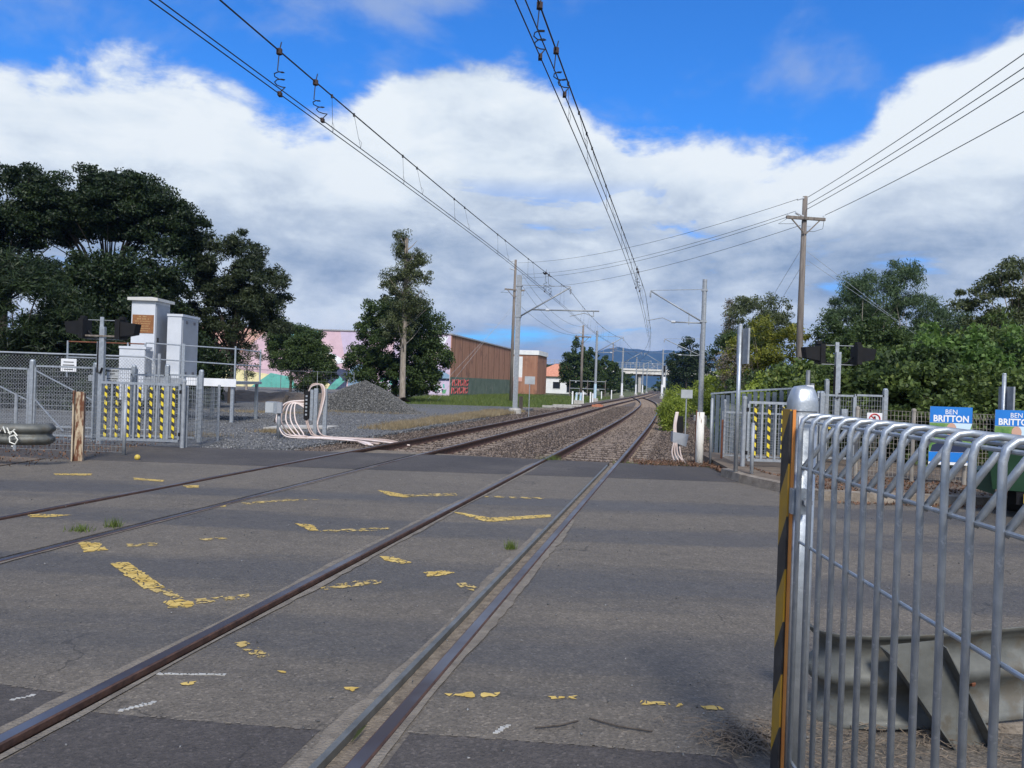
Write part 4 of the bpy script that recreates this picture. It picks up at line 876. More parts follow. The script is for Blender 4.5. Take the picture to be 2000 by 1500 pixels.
# long mesh fence with the posters, at the right
mesh_fence('mesh_fence', 'long brownish mesh fence with rolled top behind the kerb, carrying posters', [(6.2, 13.75), (7.0, 13.35), (7.75, 13.08), (9.4, 13.05), (11.8, 13.05), (14.2, 13.05), (16.6, 13.05)], 1.22, .08, 'old_mesh', .035, dx=.06, dz=.085, roll=True, r=.0036, pm='old_mesh', ph=.02)
def poster(label, x, y, z):
    t = thing('election_poster', label, 'poster', (x, y, z), R(-2), 'election posters on the fence'); w, h = .70, .98
    M().box((0, .004, 0), (w, .006, h)).build('sheet', 'white', t)
    def pl(nm, poly, mat, k): M().wall(poly, -.001-.0006*k, .0005-.0006*k).build(nm, mat, t)
    pl('blue_header', [(-.35, .49), (-.35, .22), (.35, .22), (.35, .49)], 'poster_blue', 1)
    pl('green_background', [(-.35, .215), (-.35, -.27), (.35, -.27), (.35, .215)], 'poster_green', 1)
    pl('sky_patch', [(.02, .215), (.02, .06), (.30, .06), (.35, .215)], 'poster_pale', 2)
    pl('jacket', [(-.33, -.27), (-.30, -.16), (-.14, -.09), (-.04, -.02), (.10, -.02), (.22, -.10), (.31, -.16), (.34, -.27)], 'poster_navy', 3)
    pl('neck', [(-.05, -.04), (-.06, .04), (.09, .04), (.08, -.04), (.02, -.09)], 'poster_skin', 4)
    pl('head', [(.01+.085*math.cos(a), .115+.105*math.sin(a)) for a in np.linspace(0, 6.28, 15)[:-1]], 'poster_skin', 5)
    pl('blue_footer', [(-.35, -.275), (-.35, -.44), (.35, -.44), (.35, -.275)], 'poster_blue', 2)
    text('BEN', .115, 'white', t, (0.0, -.004, .40), bold=.0); text('BRITTON', .150, 'white', t, (0, -.004, .285), bold=.0045, sx=.94)
    return t
poster('blue poster reading BEN BRITTON, fully in view on the mesh fence', 7.42, 12.95, .92); poster('blue poster reading BEN BRITTON, beside the green trailer', 8.52, 12.95, .90)
ns = plate('prohibition_sign', 'small white sign with red ring low on the mesh fence', 'sign', 6.25, 13.2, 1.10, .26, .32, 'sign_white')
M().tube([(.09*math.cos(a), -.004, .05+.09*math.sin(a)) for a in np.linspace(0, 6.2832, 21)], .011, 5, False).tube([(-.06, -.004, .11), (.06, -.004, -.01)], .009, 5).build('red_ring', 'red_ink', ns); M().box((0, -.001, .05), (.035, .004, .10)).build('pictogram', 'ink', ns)

# ------------------------------------------------------------------ relay cabinets on their platform
def cabinet(label, x, y, z, w, d, h, cap=True, louvre=False, notice=False):
    t = thing('relay_cabinet', label, 'cabinet', (x, y, z), 0, 'relay cabinets')
    M().box((0, d/2, h/2), (w, d, h)).build('body', 'cabinet', t)
    M().box((w/2+.012, d/2, h/2), (.02, d*.88, h*.93)).build('door', 'cabinet_shade_grey', t)
    M().box((w/2+.04, d*.15, h*.5), (.04, .03, .16)).build('door_handle', 'black', t)
    if cap: M().add([(-w/2-.10, -.12, h+.002), (w/2+.12, -.12, h+.002), (w/2+.12, d+.1, h+.002), (-w/2-.10, d+.1, h+.002), (-w/2-.10, -.12, h+.10), (w/2+.12, -.12, h+.10), (w/2+.12, d+.1, h+.10), (-w/2-.10, d+.1, h+.10), (0, d*.5, h+.19)],
                      [(3, 2, 1, 0), (0, 1, 5, 4), (1, 2, 6, 5), (2, 3, 7, 6), (3, 0, 4, 7), (4, 5, 8), (5, 6, 8), (6, 7, 8), (7, 4, 8)]).build('roof', 'cabinet_cap', t)
    else: M().box((.02, d/2, h+.04), (w+.06, d+.06, .08)).build('roof', 'cabinet', t)
    if louvre:
        for zz in (h*.9, h*.08):
            for yy in (d*.28, d*.72):
                for k in range(3): M().box((w/2+.026, yy, zz+.035*k), (.012, .16, .014)).build('louvre', 'seam', t)
    if notice:
        b = M().box((0, -.008, h*.70), (w*.90, .012, .62)).build('notice_board', 'notice_brown', t)
        for i, (ln, l) in enumerate((('WARNING', .3), ('THIS EQUIPMENT', .5), ('', .55), ('', .5), ('', .42), ('', .5), ('', .36))):
            zz = h*.70+.25-.08*i
            for q in range(int(l/.045)):
                if random.random() < .85: M().box((-l/2+.045*q+.02, -.0155, zz), (.026, .003, .045 if i < 2 else .03)).build('worn_letter', 'notice_ink', t)
    return t
pz = 1.28
cabinet('tall white relay cabinet with brown notice and overhanging roof', -12.55, 26.0, pz, .80, 1.1, 2.62, True, False, True)
cabinet('grey-white relay cabinet with louvred door and flat top', -11.62, 26.3, pz, .48, 1.4, 2.15, False, True)
cabinet('low white equipment box in front of the tall cabinet', -12.62, 25.45, .55, .84, .40, 1.70, False)
pf2 = thing('equipment_platform', 'raised steel platform with handrails carrying the cabinets', 'platform', (-11.6, 26.8, -.1))
M().box((0, 0, 1.33), (4.9, 2.6, .09)).build('deck', 'galv_dull', pf2); M().box((1.62, -1.32, 1.33), (1.66, .03, .26)).build('fascia', 'sign_white', pf2); M().box((-.85, -1.32, 1.33), (3.2, .03, .2)).build('fascia', 'galv_dull', pf2)
for x in (-2.3, -.8, .7, 2.3):
    for y in (-1.2, 1.2): M().box((x, y, .64), (.10, .10, 1.29)).build('leg', 'galv', pf2)
for x in (-3.2, -2.2, -1.2, -.62, .55, 2.38): M().box((x, -1.27, 1.95), (.045, .045, 1.2)).build('handrail_post', 'galv', pf2)
M().box((.65, -1.25, 1.95), (.10, .06, 1.25)).build('handrail_post', 'galv', pf2); M().box((2.38, 1.27, 1.95), (.045, .045, 1.2)).build('handrail_post', 'galv', pf2)
for z in (2.0, 2.52):
    M().tube([(-3.2, -1.27, z), (-.62, -1.27, z)], .022, 6).build('handrail', 'rust' if z > 2.3 else 'galv', pf2); M().tube([(-.6, -1.27, z+.04), (.6, -1.27, z)], .022, 6).build('handrail', 'galv', pf2); M().tube([(.65, -1.27, z), (2.38, -1.27, z-.06)], .02, 6).build('handrail', 'galv', pf2); M().tube([(2.38, -1.27, z-.06), (2.38, 1.27, z-.06)], .02, 6).build('handrail', 'galv', pf2)
M().beam((-.9, -1.3, .1), (-.4, -1.3, 1.25), .05, .05).beam((.1, -1.3, .1), (-.35, -1.3, 1.25), .05, .05).build('knee_brace', 'galv', pf2)

# ------------------------------------------------------------------ cable stands
jb = thing('junction_box', 'grey-blue junction box on a pipe post on the gravel', 'junction box', (-6.05, 20.05, -.1))
M().tube([(0, 0, 0), (0, 0, .93)], .05, 10).build('post', 'galv_dull', jb, True); M().box((-.17, -.02, .80), (.30, .26, .30)).build('case', 'galv', jb); M().box((-.21, -.157, .80), (.21, .012, .26)).build('lid', 'sign_grey', jb); M().box((.02, -.09, .80), (.16, .10, .28)).build('side_case', 'cabinet_shade_grey', jb)
cs = thing('cable_stand', 'steel cable stand with black terminal block and looping pale conduits', 'cable stand', (-5.35, 21.0, -.1))
for x in (.0, .26): M().box((x, 0, .66), (.10, .02, 1.32)).box((x-.04, .05, .66), (.02, .09, 1.32)).box((x+.04, .05, .66), (.02, .09, 1.32)).build('channel_post', 'galv', cs)
M().box((-.10, .01, .86), (.08, .12, .84)).build('mounting_plate', 'galv', cs); M().box((-.22, -.02, .86), (.14, .16, .76)).box((-.22, -.10, .70), (.09, .02, .5)).build('terminal_block', 'black', cs)
for k in range(6): M().box((-.22, -.115, .6+.1*k), (.05, .014, .05)).build('terminal', 'galv_dull', cs)
def bez(p, n=16):
    p = [Vector(q) for q in p]; out = []
    for i in range(len(p)-1):
        a, b, c, d = p[max(i-1, 0)], p[i], p[i+1], p[min(i+2, len(p)-1)]
        for u in np.linspace(0, 1, n, endpoint=False): out.append(.5*((2*b)+(-a+c)*u+(2*a-5*b+4*c-d)*u*u+(-a+3*b-3*c+d)*u**3))
    return out+[p[-1]]
def conduit(root, p, mat='conduit', r=.022): M().tube(bez(p, 7), r, 6).build('conduit', mat, root, True)
for i in range(5):
    f = .08*i; conduit(cs, [(-.28, -.06, .98-.05*i), (-.52-.07*(4-i), -.10, .88), (-.80-.05*(4-i)+f, -.2, .45), (-.74+f*1.6, -.35, .12), (-.40+f, -.55, .04), (.6, -.75-f*.6, .025+.02*(i % 2)), (1.25+f, -1.1-f, .03), (1.75+f*.6, -1.75-f*.4, -.02)], 'conduit' if i != 1 else 'conduit_dark', .021)
for i in range(3): conduit(cs, [(-.20+.0*i, 0, 1.22), (-.10, -.03, 1.42-.02*i), (.12+.03*i, -.05, 1.42), (.20+.03*i, -.07, 1.15), (.14+.02*i, -.09, .70), (.10, -.12, .35), (.24, -.28, .10), (.55, -.45, .04), (1.2, -.55-.12*i, .04), (2.1, -.70-.3*i, .03), (2.6+.1*i, -1.0-.2*i, -.03)], 'conduit_dark' if i < 2 else 'conduit', .021)
for i in range(2): conduit(cs, [(-.24+.05*i, -.06, .5), (-.2+.04*i, -.1, .36), (-.08+.06*i, -.2, .14), (.12+.08*i, -.35, .04), (.9, -.62-.1*i, .03), (2.0, -1.25-.2*i, -.02)], 'conduit_dark', .019)
conduit(cs, [(-.70, -.95, .55), (-.68, -.97, .3), (-.55, -1.0, .1), (-.3, -.95, .03), (.4, -.85, .03)], 'conduit', .019)
cr2 = thing('cable_stand', 'small cable stand with grey hood and white conduits by the white post', 'cable stand', (3.62, 16.75, -.2))
M().box((.02, 0, .55), (.10, .05, 1.1)).build('post', 'galv_dull', cr2); M().box((.05, -.02, .98), (.16, .12, .36)).build('terminal_block', 'black', cr2)
M().add([(-.10, -.12, .60), (.24, -.12, .74), (.24, .10, .74), (-.10, .10, .60), (-.10, -.12, .82), (.26, -.12, .76), (.26, .10, .76), (-.10, .10, .82), (.2, -.1, .5), (.2, .1, .5)], [(0, 1, 5, 4), (1, 2, 6, 5), (2, 3, 7, 6), (3, 0, 4, 7), (4, 5, 6, 7), (0, 8, 1), (3, 2, 9), (0, 3, 9, 8), (8, 9, 2, 1)]).build('hood', 'cabinet_shade_grey', cr2)
for i in range(3): conduit(cr2, [(-.04+.02*i, -.1, 1.25), (-.08+.02*i, -.1, .95), (-.07+.03*i, -.1, .6), (-.10+.06*i, -.1, .35), (.0+.06*i, -.12, .1), (.04-.3*i, -.2, .05), (-.6-.3*i, -.25-.1*i, .03)], 'conduit', .018)
conduit(cr2, [(.06, -.08, .5), (.12, -.1, .25), (.3, -.1, .08), (.55, -.15, .04)], 'conduit', .016)
st = thing('leaning_stump', 'dark leaning timber stump behind the junction box', 'stump', (-8.1, 26.5, -.1)); M().tube([(0, 0, 0), (.34, .1, .95)], [.085, .08], 8).build('stump', 'bark_dark', st)
tag(M().ball((-6.5, 13.42, .035), .05, 8, 6).build('lost_ball', 'plate_yellow'), 'small yellow ball lying on the footpath by the left gate', 'ball')

# ------------------------------------------------------------------ guard rails
def wbeam(path, prof_h, mat, name, parent, both=True):
    """W-section beam swept along a plan path; points (x,y,zmid)"""
    pr = [(-.155, 0.0), (-.135, .030), (-.105, .075), (-.055, .080), (-.02, .03), (0, .012), (.02, .03), (.055, .080), (.105, .075), (.135, .030), (.155, 0.0)]
    V = []; n = len(pr); P = [Vector(p) for p in path]
    for i, p in enumerate(P):
        d = P[min(i+1, len(P)-1)]-P[max(i-1, 0)]; d.z = 0; d.normalize(); nr = Vector((d.y, -d.x, 0))
        for z, o in pr: V.append(p+nr*o+Vector((0, 0, z*prof_h)))
    k = len(P); F = [(i*n+j, (i+1)*n+j, (i+1)*n+j+1, i*n+j+1) for i in range(k-1) for j in range(n-1)]
    o = M().add(V, F).build(name, mat, parent, True); so = o.modifiers.new('thickness', 'SOLIDIFY'); so.thickness = .004; return o
gl = thing('guard_rail', 'weathered guard rail with white graffiti tag on its rounded end', 'guard rail', (-7.6, 11.85, -.02))
wbeam([(-9, 0, .52), (-4, 0, .52), (-.9, 0, .52), (-.35, .02, .52), (.1, .08, .52), (.30, .22, .52), (.30, .36, .52)], 1.08, 'guard_rail', 'beam', gl)
for x in (-.75, -2.75, -4.75): M().box((x, .13, .28), (.10, .14, .66)).build('post', 'guard_rail', gl)
def scribble(root, pts, z, y, mat, r=.011, name='graffiti_stroke'): M().tube([(x, y, zz+z) for x, zz in pts], r, 5).build(name, mat, root)
for pts in ([(-.42, .06), (-.36, .00), (-.33, .07), (-.28, .0), (-.25, .1), (-.2, .02), (-.16, .09), (-.12, -.0)], [(-.1, .08), (-.05, -.02), (.02, .06)], [(-.08, .0), (.0, .03), (.06, -.04)], [(-.06, -.06), (.02, -.03), (.07, -.10), (.03, -.17), (-.05, -.14), (-.06, -.06)], [(-.02, -.20), (.0, -.205)]): scribble(gl, pts, .55, -.10, 'graffiti_white')
gr = thing('guard_rail', 'bent galvanised guard rail with buckled end behind the near fence bars', 'guard rail', (1.9, 3.62, -.02))
wbeam([(-.36, .33, .22), (-.40, .20, .22), (-.37, .08, .225), (-.28, .0, .23), (-.12, -.035, .245), (.08, -.045, .262), (.3, -.035, .285), (.6, .02, .30), (1.6, .06, .30), (3.2, .06, .30)][::-1], 1.42, 'guard_rail', 'beam', gr)
tp = M().add([(-.16, -.07, .43), (.10, -.07, .465), (.34, -.12, -.02), (.16, -.12, -.02), (-.15, -.14, .42), (.115, -.14, .455), (.355, -.19, -.02), (.16, -.19, -.02)], [(0, 1, 2, 3), (1, 5, 6, 2), (3, 7, 4, 0)]).build('twisted_post', 'guard_rail', gr); so_ = tp.modifiers.new('thickness', 'SOLIDIFY'); so_.thickness = .006
M().box((1.6, .18, .2), (.11, .12, .5)).build('post', 'guard_rail', gr); M().box((.9, .04, .352), (.5, .012, .010)).build('rust_streak', 'guard_rust', gr)
for x, z in ((-.05, .30), (.06, .16), (.33, .24)): M().ball((x, .02, z), .018, 6, 4).build('bolt', 'rust', gr)
M().prism([(1.62, 3.66), (4.6, 3.55), (4.6, 3.9), (1.75, 3.95)], -.05, .035).build('kerb_slab', 'kerb_concrete', kerb)

# ------------------------------------------------------------------ near fence with triangular rolled top
nf = thing('roll_top_fence', 'near galvanised bar fence with rolled triangular top, bolted to the capped post', 'fence', (1.134, 3.0, 0))
DXY = (-.00416, -.1187)
b = M().tube([(0, 0, .08), (0, 0, 1.43), (.008, 0, 1.462), (.03, 0, 1.478), (.06, 0, 1.482), (.148, 0, 1.474), (.152, 0, 1.462), (.140, 0, 1.445), (.01, 0, 1.268)], .0098, 10)
bar_o = None
for i in range(20):
    if bar_o is None: bar_o = b.build('bar', 'galv', nf, True); o = bar_o
    else: o = link('bar', bar_o.data, None, nf)
    o.location = (DXY[0]*i, DXY[1]*i, 0)
for x, z in ((.011, 1.276), (.011, .985), (.02, 1.455), (.011, .12), (.138, 1.458)): M().tube([(x-.0, .02, z), (x+DXY[0]*19, DXY[1]*19.3, z)], .0062, 8).build('cross_wire', 'galv', nf)
np_ = thing('fence_post', 'thick galvanised fence post with domed cap and black-yellow hazard plate', 'post', (1.175, 3.10, -.05))
pr = .052; sq = [(pr*c*(1 if abs(c) < .99 else 1), pr*s_) for c, s_ in [(math.copysign(abs(math.cos(a))**.6, math.cos(a)), math.copysign(abs(math.sin(a))**.6, math.sin(a))) for a in np.linspace(0, 6.2832, 25)[:-1]]]
M().prism(sq, 0, 1.575).build('post', 'galv', np_, True)
V = []; k = len(sq)
for f, z in ((1.07, 1.545), (1.07, 1.578), (1.01, 1.594), (.82, 1.628), (.62, 1.643), (.05, 1.648)): V += [(x*f, y*f, z) for x, y in sq]
M().add(V, [(i*k+j, i*k+(j+1) % k, (i+1)*k+(j+1) % k, (i+1)*k+j) for i in range(5) for j in range(k)]).build('cap', 'galv', np_, True)
M().box((-.062, -.004, .80), (.008, .085, 1.50)).build('hazard_plate', 'hazard_plate', np_); M().box((-.050, -.050, .80), (.012, .006, 1.50)).build('plate_edge', 'plate_edge', np_)
M().box((-.03, -.07, 1.19), (.06, .035, .10)).build('clamp', 'galv', np_); M().tube([(-.005, -.09, 1.19), (-.005, -.11, 1.19)], .018, 8).build('clamp_bolt', 'galv_dull', np_)
M().box((-.022, -.053, 1.50), (.022, .004, .05)).build('sticker_scrap', 'sign_white', np_)
# green trailer
tr = thing('trailer', 'dark green trailer with tow hitch parked in front of the poster fence', 'trailer', (7.62, 10.35, -.01), R(-33))
M().add([(-.92, -.55, .36), (1.5, -.55, .36), (1.5, .7, .36), (-.92, .7, .36), (-1.0, -.62, .97), (1.6, -.62, .97), (1.6, .8, .97), (-1.0, .8, .97)], [(3, 2, 1, 0), (0, 1, 5, 4), (1, 2, 6, 5), (2, 3, 7, 6), (3, 0, 4, 7), (4, 5, 6, 7)]).build('tub', 'trailer_green', tr)
M().box((.3, -.63, .985), (2.64, .06, .05)).box((-1.0, .09, .985), (.06, 1.40, .05)).build('rim', 'trailer_green', tr); M().add([(-1.12, -.3, .32), (-.9, -.3, .26), (-.86, -.3, .62), (-1.14, -.3, .58), (-1.12, .5, .32), (-.9, .5, .26), (-.86, .5, .62), (-1.14, .5, .58)], [(0, 1, 2, 3), (7, 6, 5, 4), (0, 4, 5, 1), (1, 5, 6, 2), (2, 6, 7, 3), (3, 7, 4, 0)]).build('mudguard', 'trailer_green', tr)
M().box((.1, -.58, .27), (1.5, .10, .16)).build('chassis_beam', 'black', tr); M().box((-.36, -.67, .28), (.42, .02, .12)).build('number_plate', 'plate_yellow', tr)
M().tube([(-.45, -.62, .33), (-.45, -.74, .30)], .03, 7).ball((-.45, -.75, .33), .035).build('tow_ball', 'galv_dull', tr)
for x in (-.75, 1.3): M().tube([(x, .2, .27), (x+.2, .2, .27)], .27, 16).build('wheel', 'tyre', tr)
# ------------------------------------------------------------------ buildings
mb = thing('mural_building', 'long flat-roofed building with a pastel geometric mural on its end wall', 'building', (-7.3, 90, -.3))
M().box((-19, 8, 3.6), (38, 16, 7.2)).build('wall', 'mural_pink', mb); M().box((-19, 8, 7.27), (38.3, 16.3, .14)).build('roof', 'roof_edge', mb)
def mural(poly, mat, k=1): M().wall([(x, z) for x, z in poly], -.02-.004*k, .0).build('mural_panel', 'mural_'+mat, mb)
mural([(-37.9, .1), (-37.9, 7.1), (-30, 7.1), (-26, 3.5), (-30, .1)], 'salmon'); mural([(-30, 7.1), (-21.5, 7.1), (-24.5, 4.2), (-27.5, 5)], 'salmon', 2)
mural([(-36, .12), (-33, 2.4), (-27, 2.6), (-21, 1.8), (-19.5, .12)], 'yellow', 3); mural([(-38, .1), (-38, 2.5), (-35.5, 1.8), (-36.2, .1)], 'teal', 4)
mural([(-23.5, .12), (-21, 2.0), (-18.5, 1.6), (-17.8, .12)], 'teal', 4); mural([(-21.5, 7.1), (-15.2, 7.1), (-17, 6.2), (-21, 5.6)], 'cyan', 2); mural([(-21, 5.5), (-16.8, 6.1), (-14.8, 5.3), (-18.2, 4.4)], 'cream', 3)
mural([(-19.5, 4.3), (-15, 5.1), (-12, 3.6), (-16.5, 2.6)], 'white', 4); mural([(-17.5, 4.3), (-13.5, 4.4), (-14.2, 2.2), (-16, 2.4)], 'cyan', 5); mural([(-15.4, 4.5), (-14.6, 4.6), (-13.3, 3.6), (-14.4, 2.2), (-15.2, 2.2), (-14.3, 3.5)], 'cream', 6)
mural([(-17, .12), (-13.5, 2.9), (-11.8, 2.6), (-12.2, .12)], 'navy', 4); mural([(-16.6, .12), (-15.0, 1.4), (-14.0, .9), (-14.4, .12)], 'yellow', 6); mural([(-14.4, .3), (-12.9, 1.9), (-12.3, 1.3), (-13.6, .12)], 'teal', 7); mural([(-12.0, .12), (-11.7, 3.2), (-9.5, 3.6), (-9, .12)], 'blue', 3)
mural([(-13, 7.1), (-9, 7.1), (-10, 4), (-12.5, 4.5)], 'lilac', 2); mural([(-6.5, 7.1), (-.05, 7.1), (-.05, 2.7), (-4, 2.9), (-6.8, 4.5)], 'lilac', 2)
mural([(-3.6, 7.05), (-2.7, 7.05), (-.9, 5.3), (-2.4, 3.4), (-3.1, 3.6), (-1.8, 5.3)], 'cream', 4); mural([(-1.9, 6.9), (-.3, 6.95), (-1.0, 5.7)], 'white', 5); mural([(-3.4, 3.3), (-2.4, 3.6), (-.06, 2.5), (-.06, 1.9), (-3.2, 1.9)], 'blue', 4)
mural([(-9.5, .1), (-9.5, 1.9), (-.06, 1.95), (-.06, .1)], 'lilac', 3); mural([(-9.5, 1.6), (-9.5, 2.0), (-.06, 2.05), (-.06, 1.75)], 'navy', 4)
for i in range(70):                                                  # overlapping slanted graffiti letters along the foot
    x = -9.3+random.random()*8.6; z = .15+random.random()*1.25; w = random.uniform(.18, .5); h = random.uniform(.3, .75); k = random.uniform(-.25, .35)
    mural([(x, z), (x+w, z+random.uniform(-.08, .08)), (x+w+k, z+h), (x+k*.9, z+h*random.uniform(.8, 1.1))], random.choice(['green', 'white', 'white', 'blue', 'teal', 'lilac', 'navy', 'pink']), 5+i*.05)
bw = thing('brown_building', 'long brown ribbed wall with green painted base and red graffiti', 'building', (-7.2, 90.0, -.3), -R(13.2))
L = 31.0
M().add([(0, 0, 0), (0, L, 0), (-12, L, 0), (-12, .6, 0), (0, 0, 2.25), (0, L, 2.25), (-12, L, 2.25), (-12, .6, 2.25)], [(0, 1, 5, 4), (1, 2, 6, 5), (3, 0, 4, 7), (3, 2, 1, 0)]).build('painted_base', 'green_wall', bw)
M().add([(0.0, 0, 2.25), (0.0, L, 2.25), (-12, L, 2.25), (-12, .6, 2.25), (0.0, 0, 7.2), (0.0, L, 7.0), (-12, L, 7.0), (-12, .6, 7.2)], [(0, 1, 5, 4), (1, 2, 6, 5), (3, 0, 4, 7), (4, 5, 6, 7)]).build('wall', 'brown_wall', bw)
M().beam((.04, -.05, 7.22), (.04, L, 7.02), .2, .16).build('parapet_capping', 'roof_edge', bw)
for i in range(10): M().box((.012, 1.2+i*3.1, 4.75), (.03, .07, 4.9)).build('panel_joint', 'seam', bw)
def red_letters(y0, z0, n, h):
    for i in range(n):
        y = y0+i*1.18; q = lambda: random.uniform(-.08, .08)
        pts = [(.035, y+q(), z0), (.035, y+.12, z0+h+q()), (.035, y+.45+q(), z0+h*.45), (.035, y+.72, z0+h+q()), (.035, y+.86+q(), z0)]
        if i % 2: pts = [(.035, y+.75, z0+h), (.035, y+.1, z0+h*.9+q()), (.035, y+.7+q(), z0+h*.45), (.035, y+.15+q(), z0+.02)]
        M().tube(pts, .075, 4).build('graffiti_stroke', 'mural_red', bw)
red_letters(.6, 1.2, 6, .75); red_letters(.4, .28, 6, .7)
wb = thing('white_building', 'small white-topped building with brown side behind the brown wall', 'building', (1.5, 128, -.3), -R(12))
M().box((0, 4, 3.3), (5.6, 9, 6.6)).build('wall', 'brown_wall', wb); M().box((-1.2, -.52, 4.4), (2.9, .05, 3.6)).build('white_panel', 'wall_white', wb); M().box((0, 4, 6.9), (6.0, 9.3, .75)).build('fascia', 'wall_white', wb); M().box((-1.2, -.56, 2.4), (2.9, .05, .7)).build('salmon_band', 'mural_salmon', wb)
def house(label, x, y, w, d, h, rh, rz, wins, roof='roof_tile', hip=True):
    t = thing('house', label, 'house', (x, y, -.3), rz, 'houses beyond the line')
    M().box((0, d/2, h/2), (w, d, h)).build('wall', 'wall_white', t); e = .5
    M().add([(-w/2-e, -e, h), (w/2+e, -e, h), (w/2+e, d+e, h), (-w/2-e, d+e, h), (-w/2+(d/2 if hip else 0), d/2, h+rh), (w/2-(d/2 if hip else 0), d/2, h+rh)], [(0, 1, 5, 4), (1, 2, 5), (2, 3, 4, 5), (3, 0, 4), (3, 2, 1, 0)]).build('roof', roof, t)
    for wx, wz, ww, wh in wins:
        f = M().box((wx, -.03, wz), (ww+.16, .08, wh+.16)).build('window', 'sign_white', t); M().box((wx, -.075, wz), (ww, .02, wh)).build('pane', 'glass_dark', f)
    return t
house('low white house with orange tiled roof beside the conifers', 9.0, 150, 11, 9, 3.3, 2.6, -R(8), [(-3.2, 1.7, 1.6, 1.3), (-.3, 1.6, 1.4, 1.3), (2.9, 1.3, 2.4, 2.0)])
house('white house glimpsed under the bridge', 31, 285, 14, 8, 3.2, 2.2, 0, [(-3, 1.7, 1.8, 1.2), (2, 1.7, 1.8, 1.2)], 'roof_edge')
# lineside bits on the left of the line
for i, (s, n, h) in enumerate([(73, -10.2, 1.25), (75.5, -9.5, 1.15), (77.5, -9.0, 1.2), (79.5, -9.0, 1.05), (110, -9.8, 1.3), (104, -10.6, 1.1)]):
    t = thing('guide_post', ['white marker post at the near end of the row by the broken concrete block', 'white marker post just past the concrete block', 'white marker post next to the graffitied mast foot', 'white marker post just beyond the graffitied mast', 'white marker post near the mast at the turnout', 'white marker post between the pipe barrier and the line'][i], 'post', sn(s, n, -.36), 0, 'white lineside marker posts'); M().box((0, 0, h/2), (.13, .09, h)).box((0, 0, h+.01), (.11, .07, .03)).build('post', 'white', t)
t = thing('concrete_block', 'broken concrete block with upright stubs in the grass', 'block', sn(75, -9.9, -.36)); M().box((0, 0, .2), (.9, .5, .4)).build('base', 'concrete', t)
for x in (-.22, .2): M().tube([(x, 0, .4), (x+.05, 0, 1.15)], [.12, .1], 8).build('stub', 'mast_blue_paint', t)
t = thing('timber_stub', 'short dark timber post in the grass by the big mast', 'post', sn(46, -9.6, -.3)); M().box((0, 0, .5), (.24, .2, 1.05)).build('post', 'bark_dark', t)
t = thing('signal_post', 'distant signal with white and black boards beside the line', 'signal', sn(150, left_c(150)+3.1, -.3)); M().tube([(0, 0, 0), (0, 0, 5.6)], .09, 8).build('post', 'galv_dull', t); M().box((0, -.1, 2.9), (.6, .15, 2.0)).build('white_board', 'white', t); M().box((0, -.12, 5.4), (.5, .2, 1.3)).build('signal_head', 'black', t)
t = thing('pipe_barrier', 'low pipe barrier in the grass left of the line', 'barrier', sn(112, -13.5, -.3))
for x in (-2.6, 0, 2.6): M().tube([(x, 0, 0), (x, 0, 2.6)], .06, 6).build('post', 'wood', t)
for z in (1.3, 2.4): M().tube([(-2.6, 0, z), (2.6, 0, z)], .05, 6).build('rail', 'galv_dull', t)
rc = pmat('relay_orange', (.36, .12, .06), (.45, .2, .12), 5, .8)
tag(M().box(tuple(Vector(sn(62, left_c(62)-.15))+Vector((0, 0, -.12))), (.9, .5, .22), -TD).box(tuple(Vector(sn(62, left_c(62)-.1))+Vector((0, 0, -.0))), (.45, .3, .1), -TD).build('track_device', 'relay_orange'), 'orange-brown device lying between the rails of the far track', 'track device')
for i, (s, n, rz) in enumerate([(50, -9.2, .2), (56, -8.9, -.1), (60, -8.8, .4)]):
    tag(M().box(tuple(Vector(sn(s, n))+Vector((0, 0, -.12))), (2.3, .24, .16), -TD+rz).box(tuple(Vector(sn(s+.1, n+.4))+Vector((0, 0, -.15))), (1.6, .2, .12), -TD+rz+.2).build('old_sleeper', 'concrete' if i else 'wood'), ['weathered old sleeper dumped beside the line, nearest the big mast', 'pale old sleeper dumped beside the line', 'pale old sleeper beside the line, farthest from the crossing'][i], 'old sleeper')

wf = thing('wire_fence', 'thin wire fence along the bank between yard and car park', 'fence', (-13.5, 50.5, -.1))
for i in range(5): M().tube([(-6.5+i*2.4, 0, 0), (-6.5+i*2.4, 0, 1.95)], .02, 6).build('post', 'galv_dull', wf)
M().tube([(-6.5, 0, 1.93), (3.1, 0, 1.93)], .012, 5).build('top_rail', 'slate_paint', wf); mesh_grid(M(), (-6.5, 0), (3.1, 0), .1, 1.9, .3, .3, .003).build('wire_net', 'wire_mesh', wf)
V = []; F = []; nx = 40
for i in range(nx+1):
    x = -26+i*.48
    for j, (y, z) in enumerate(((44.5, -.14), (46, .12), (47.4, .36), (49, .42), (52.5, .0))): V.append((x, y+.4*math.sin(x*1.1), z+(.06*math.sin(x*2.3+j)+.05*math.sin(x*5+j*2) if 0 < j < 4 else 0)))
F = [(i*5+j, (i+1)*5+j, (i+1)*5+j+1, i*5+j+1) for i in range(nx) for j in range(4)]
struct(M().add(V, F).build('earth_bank', 'soil'))
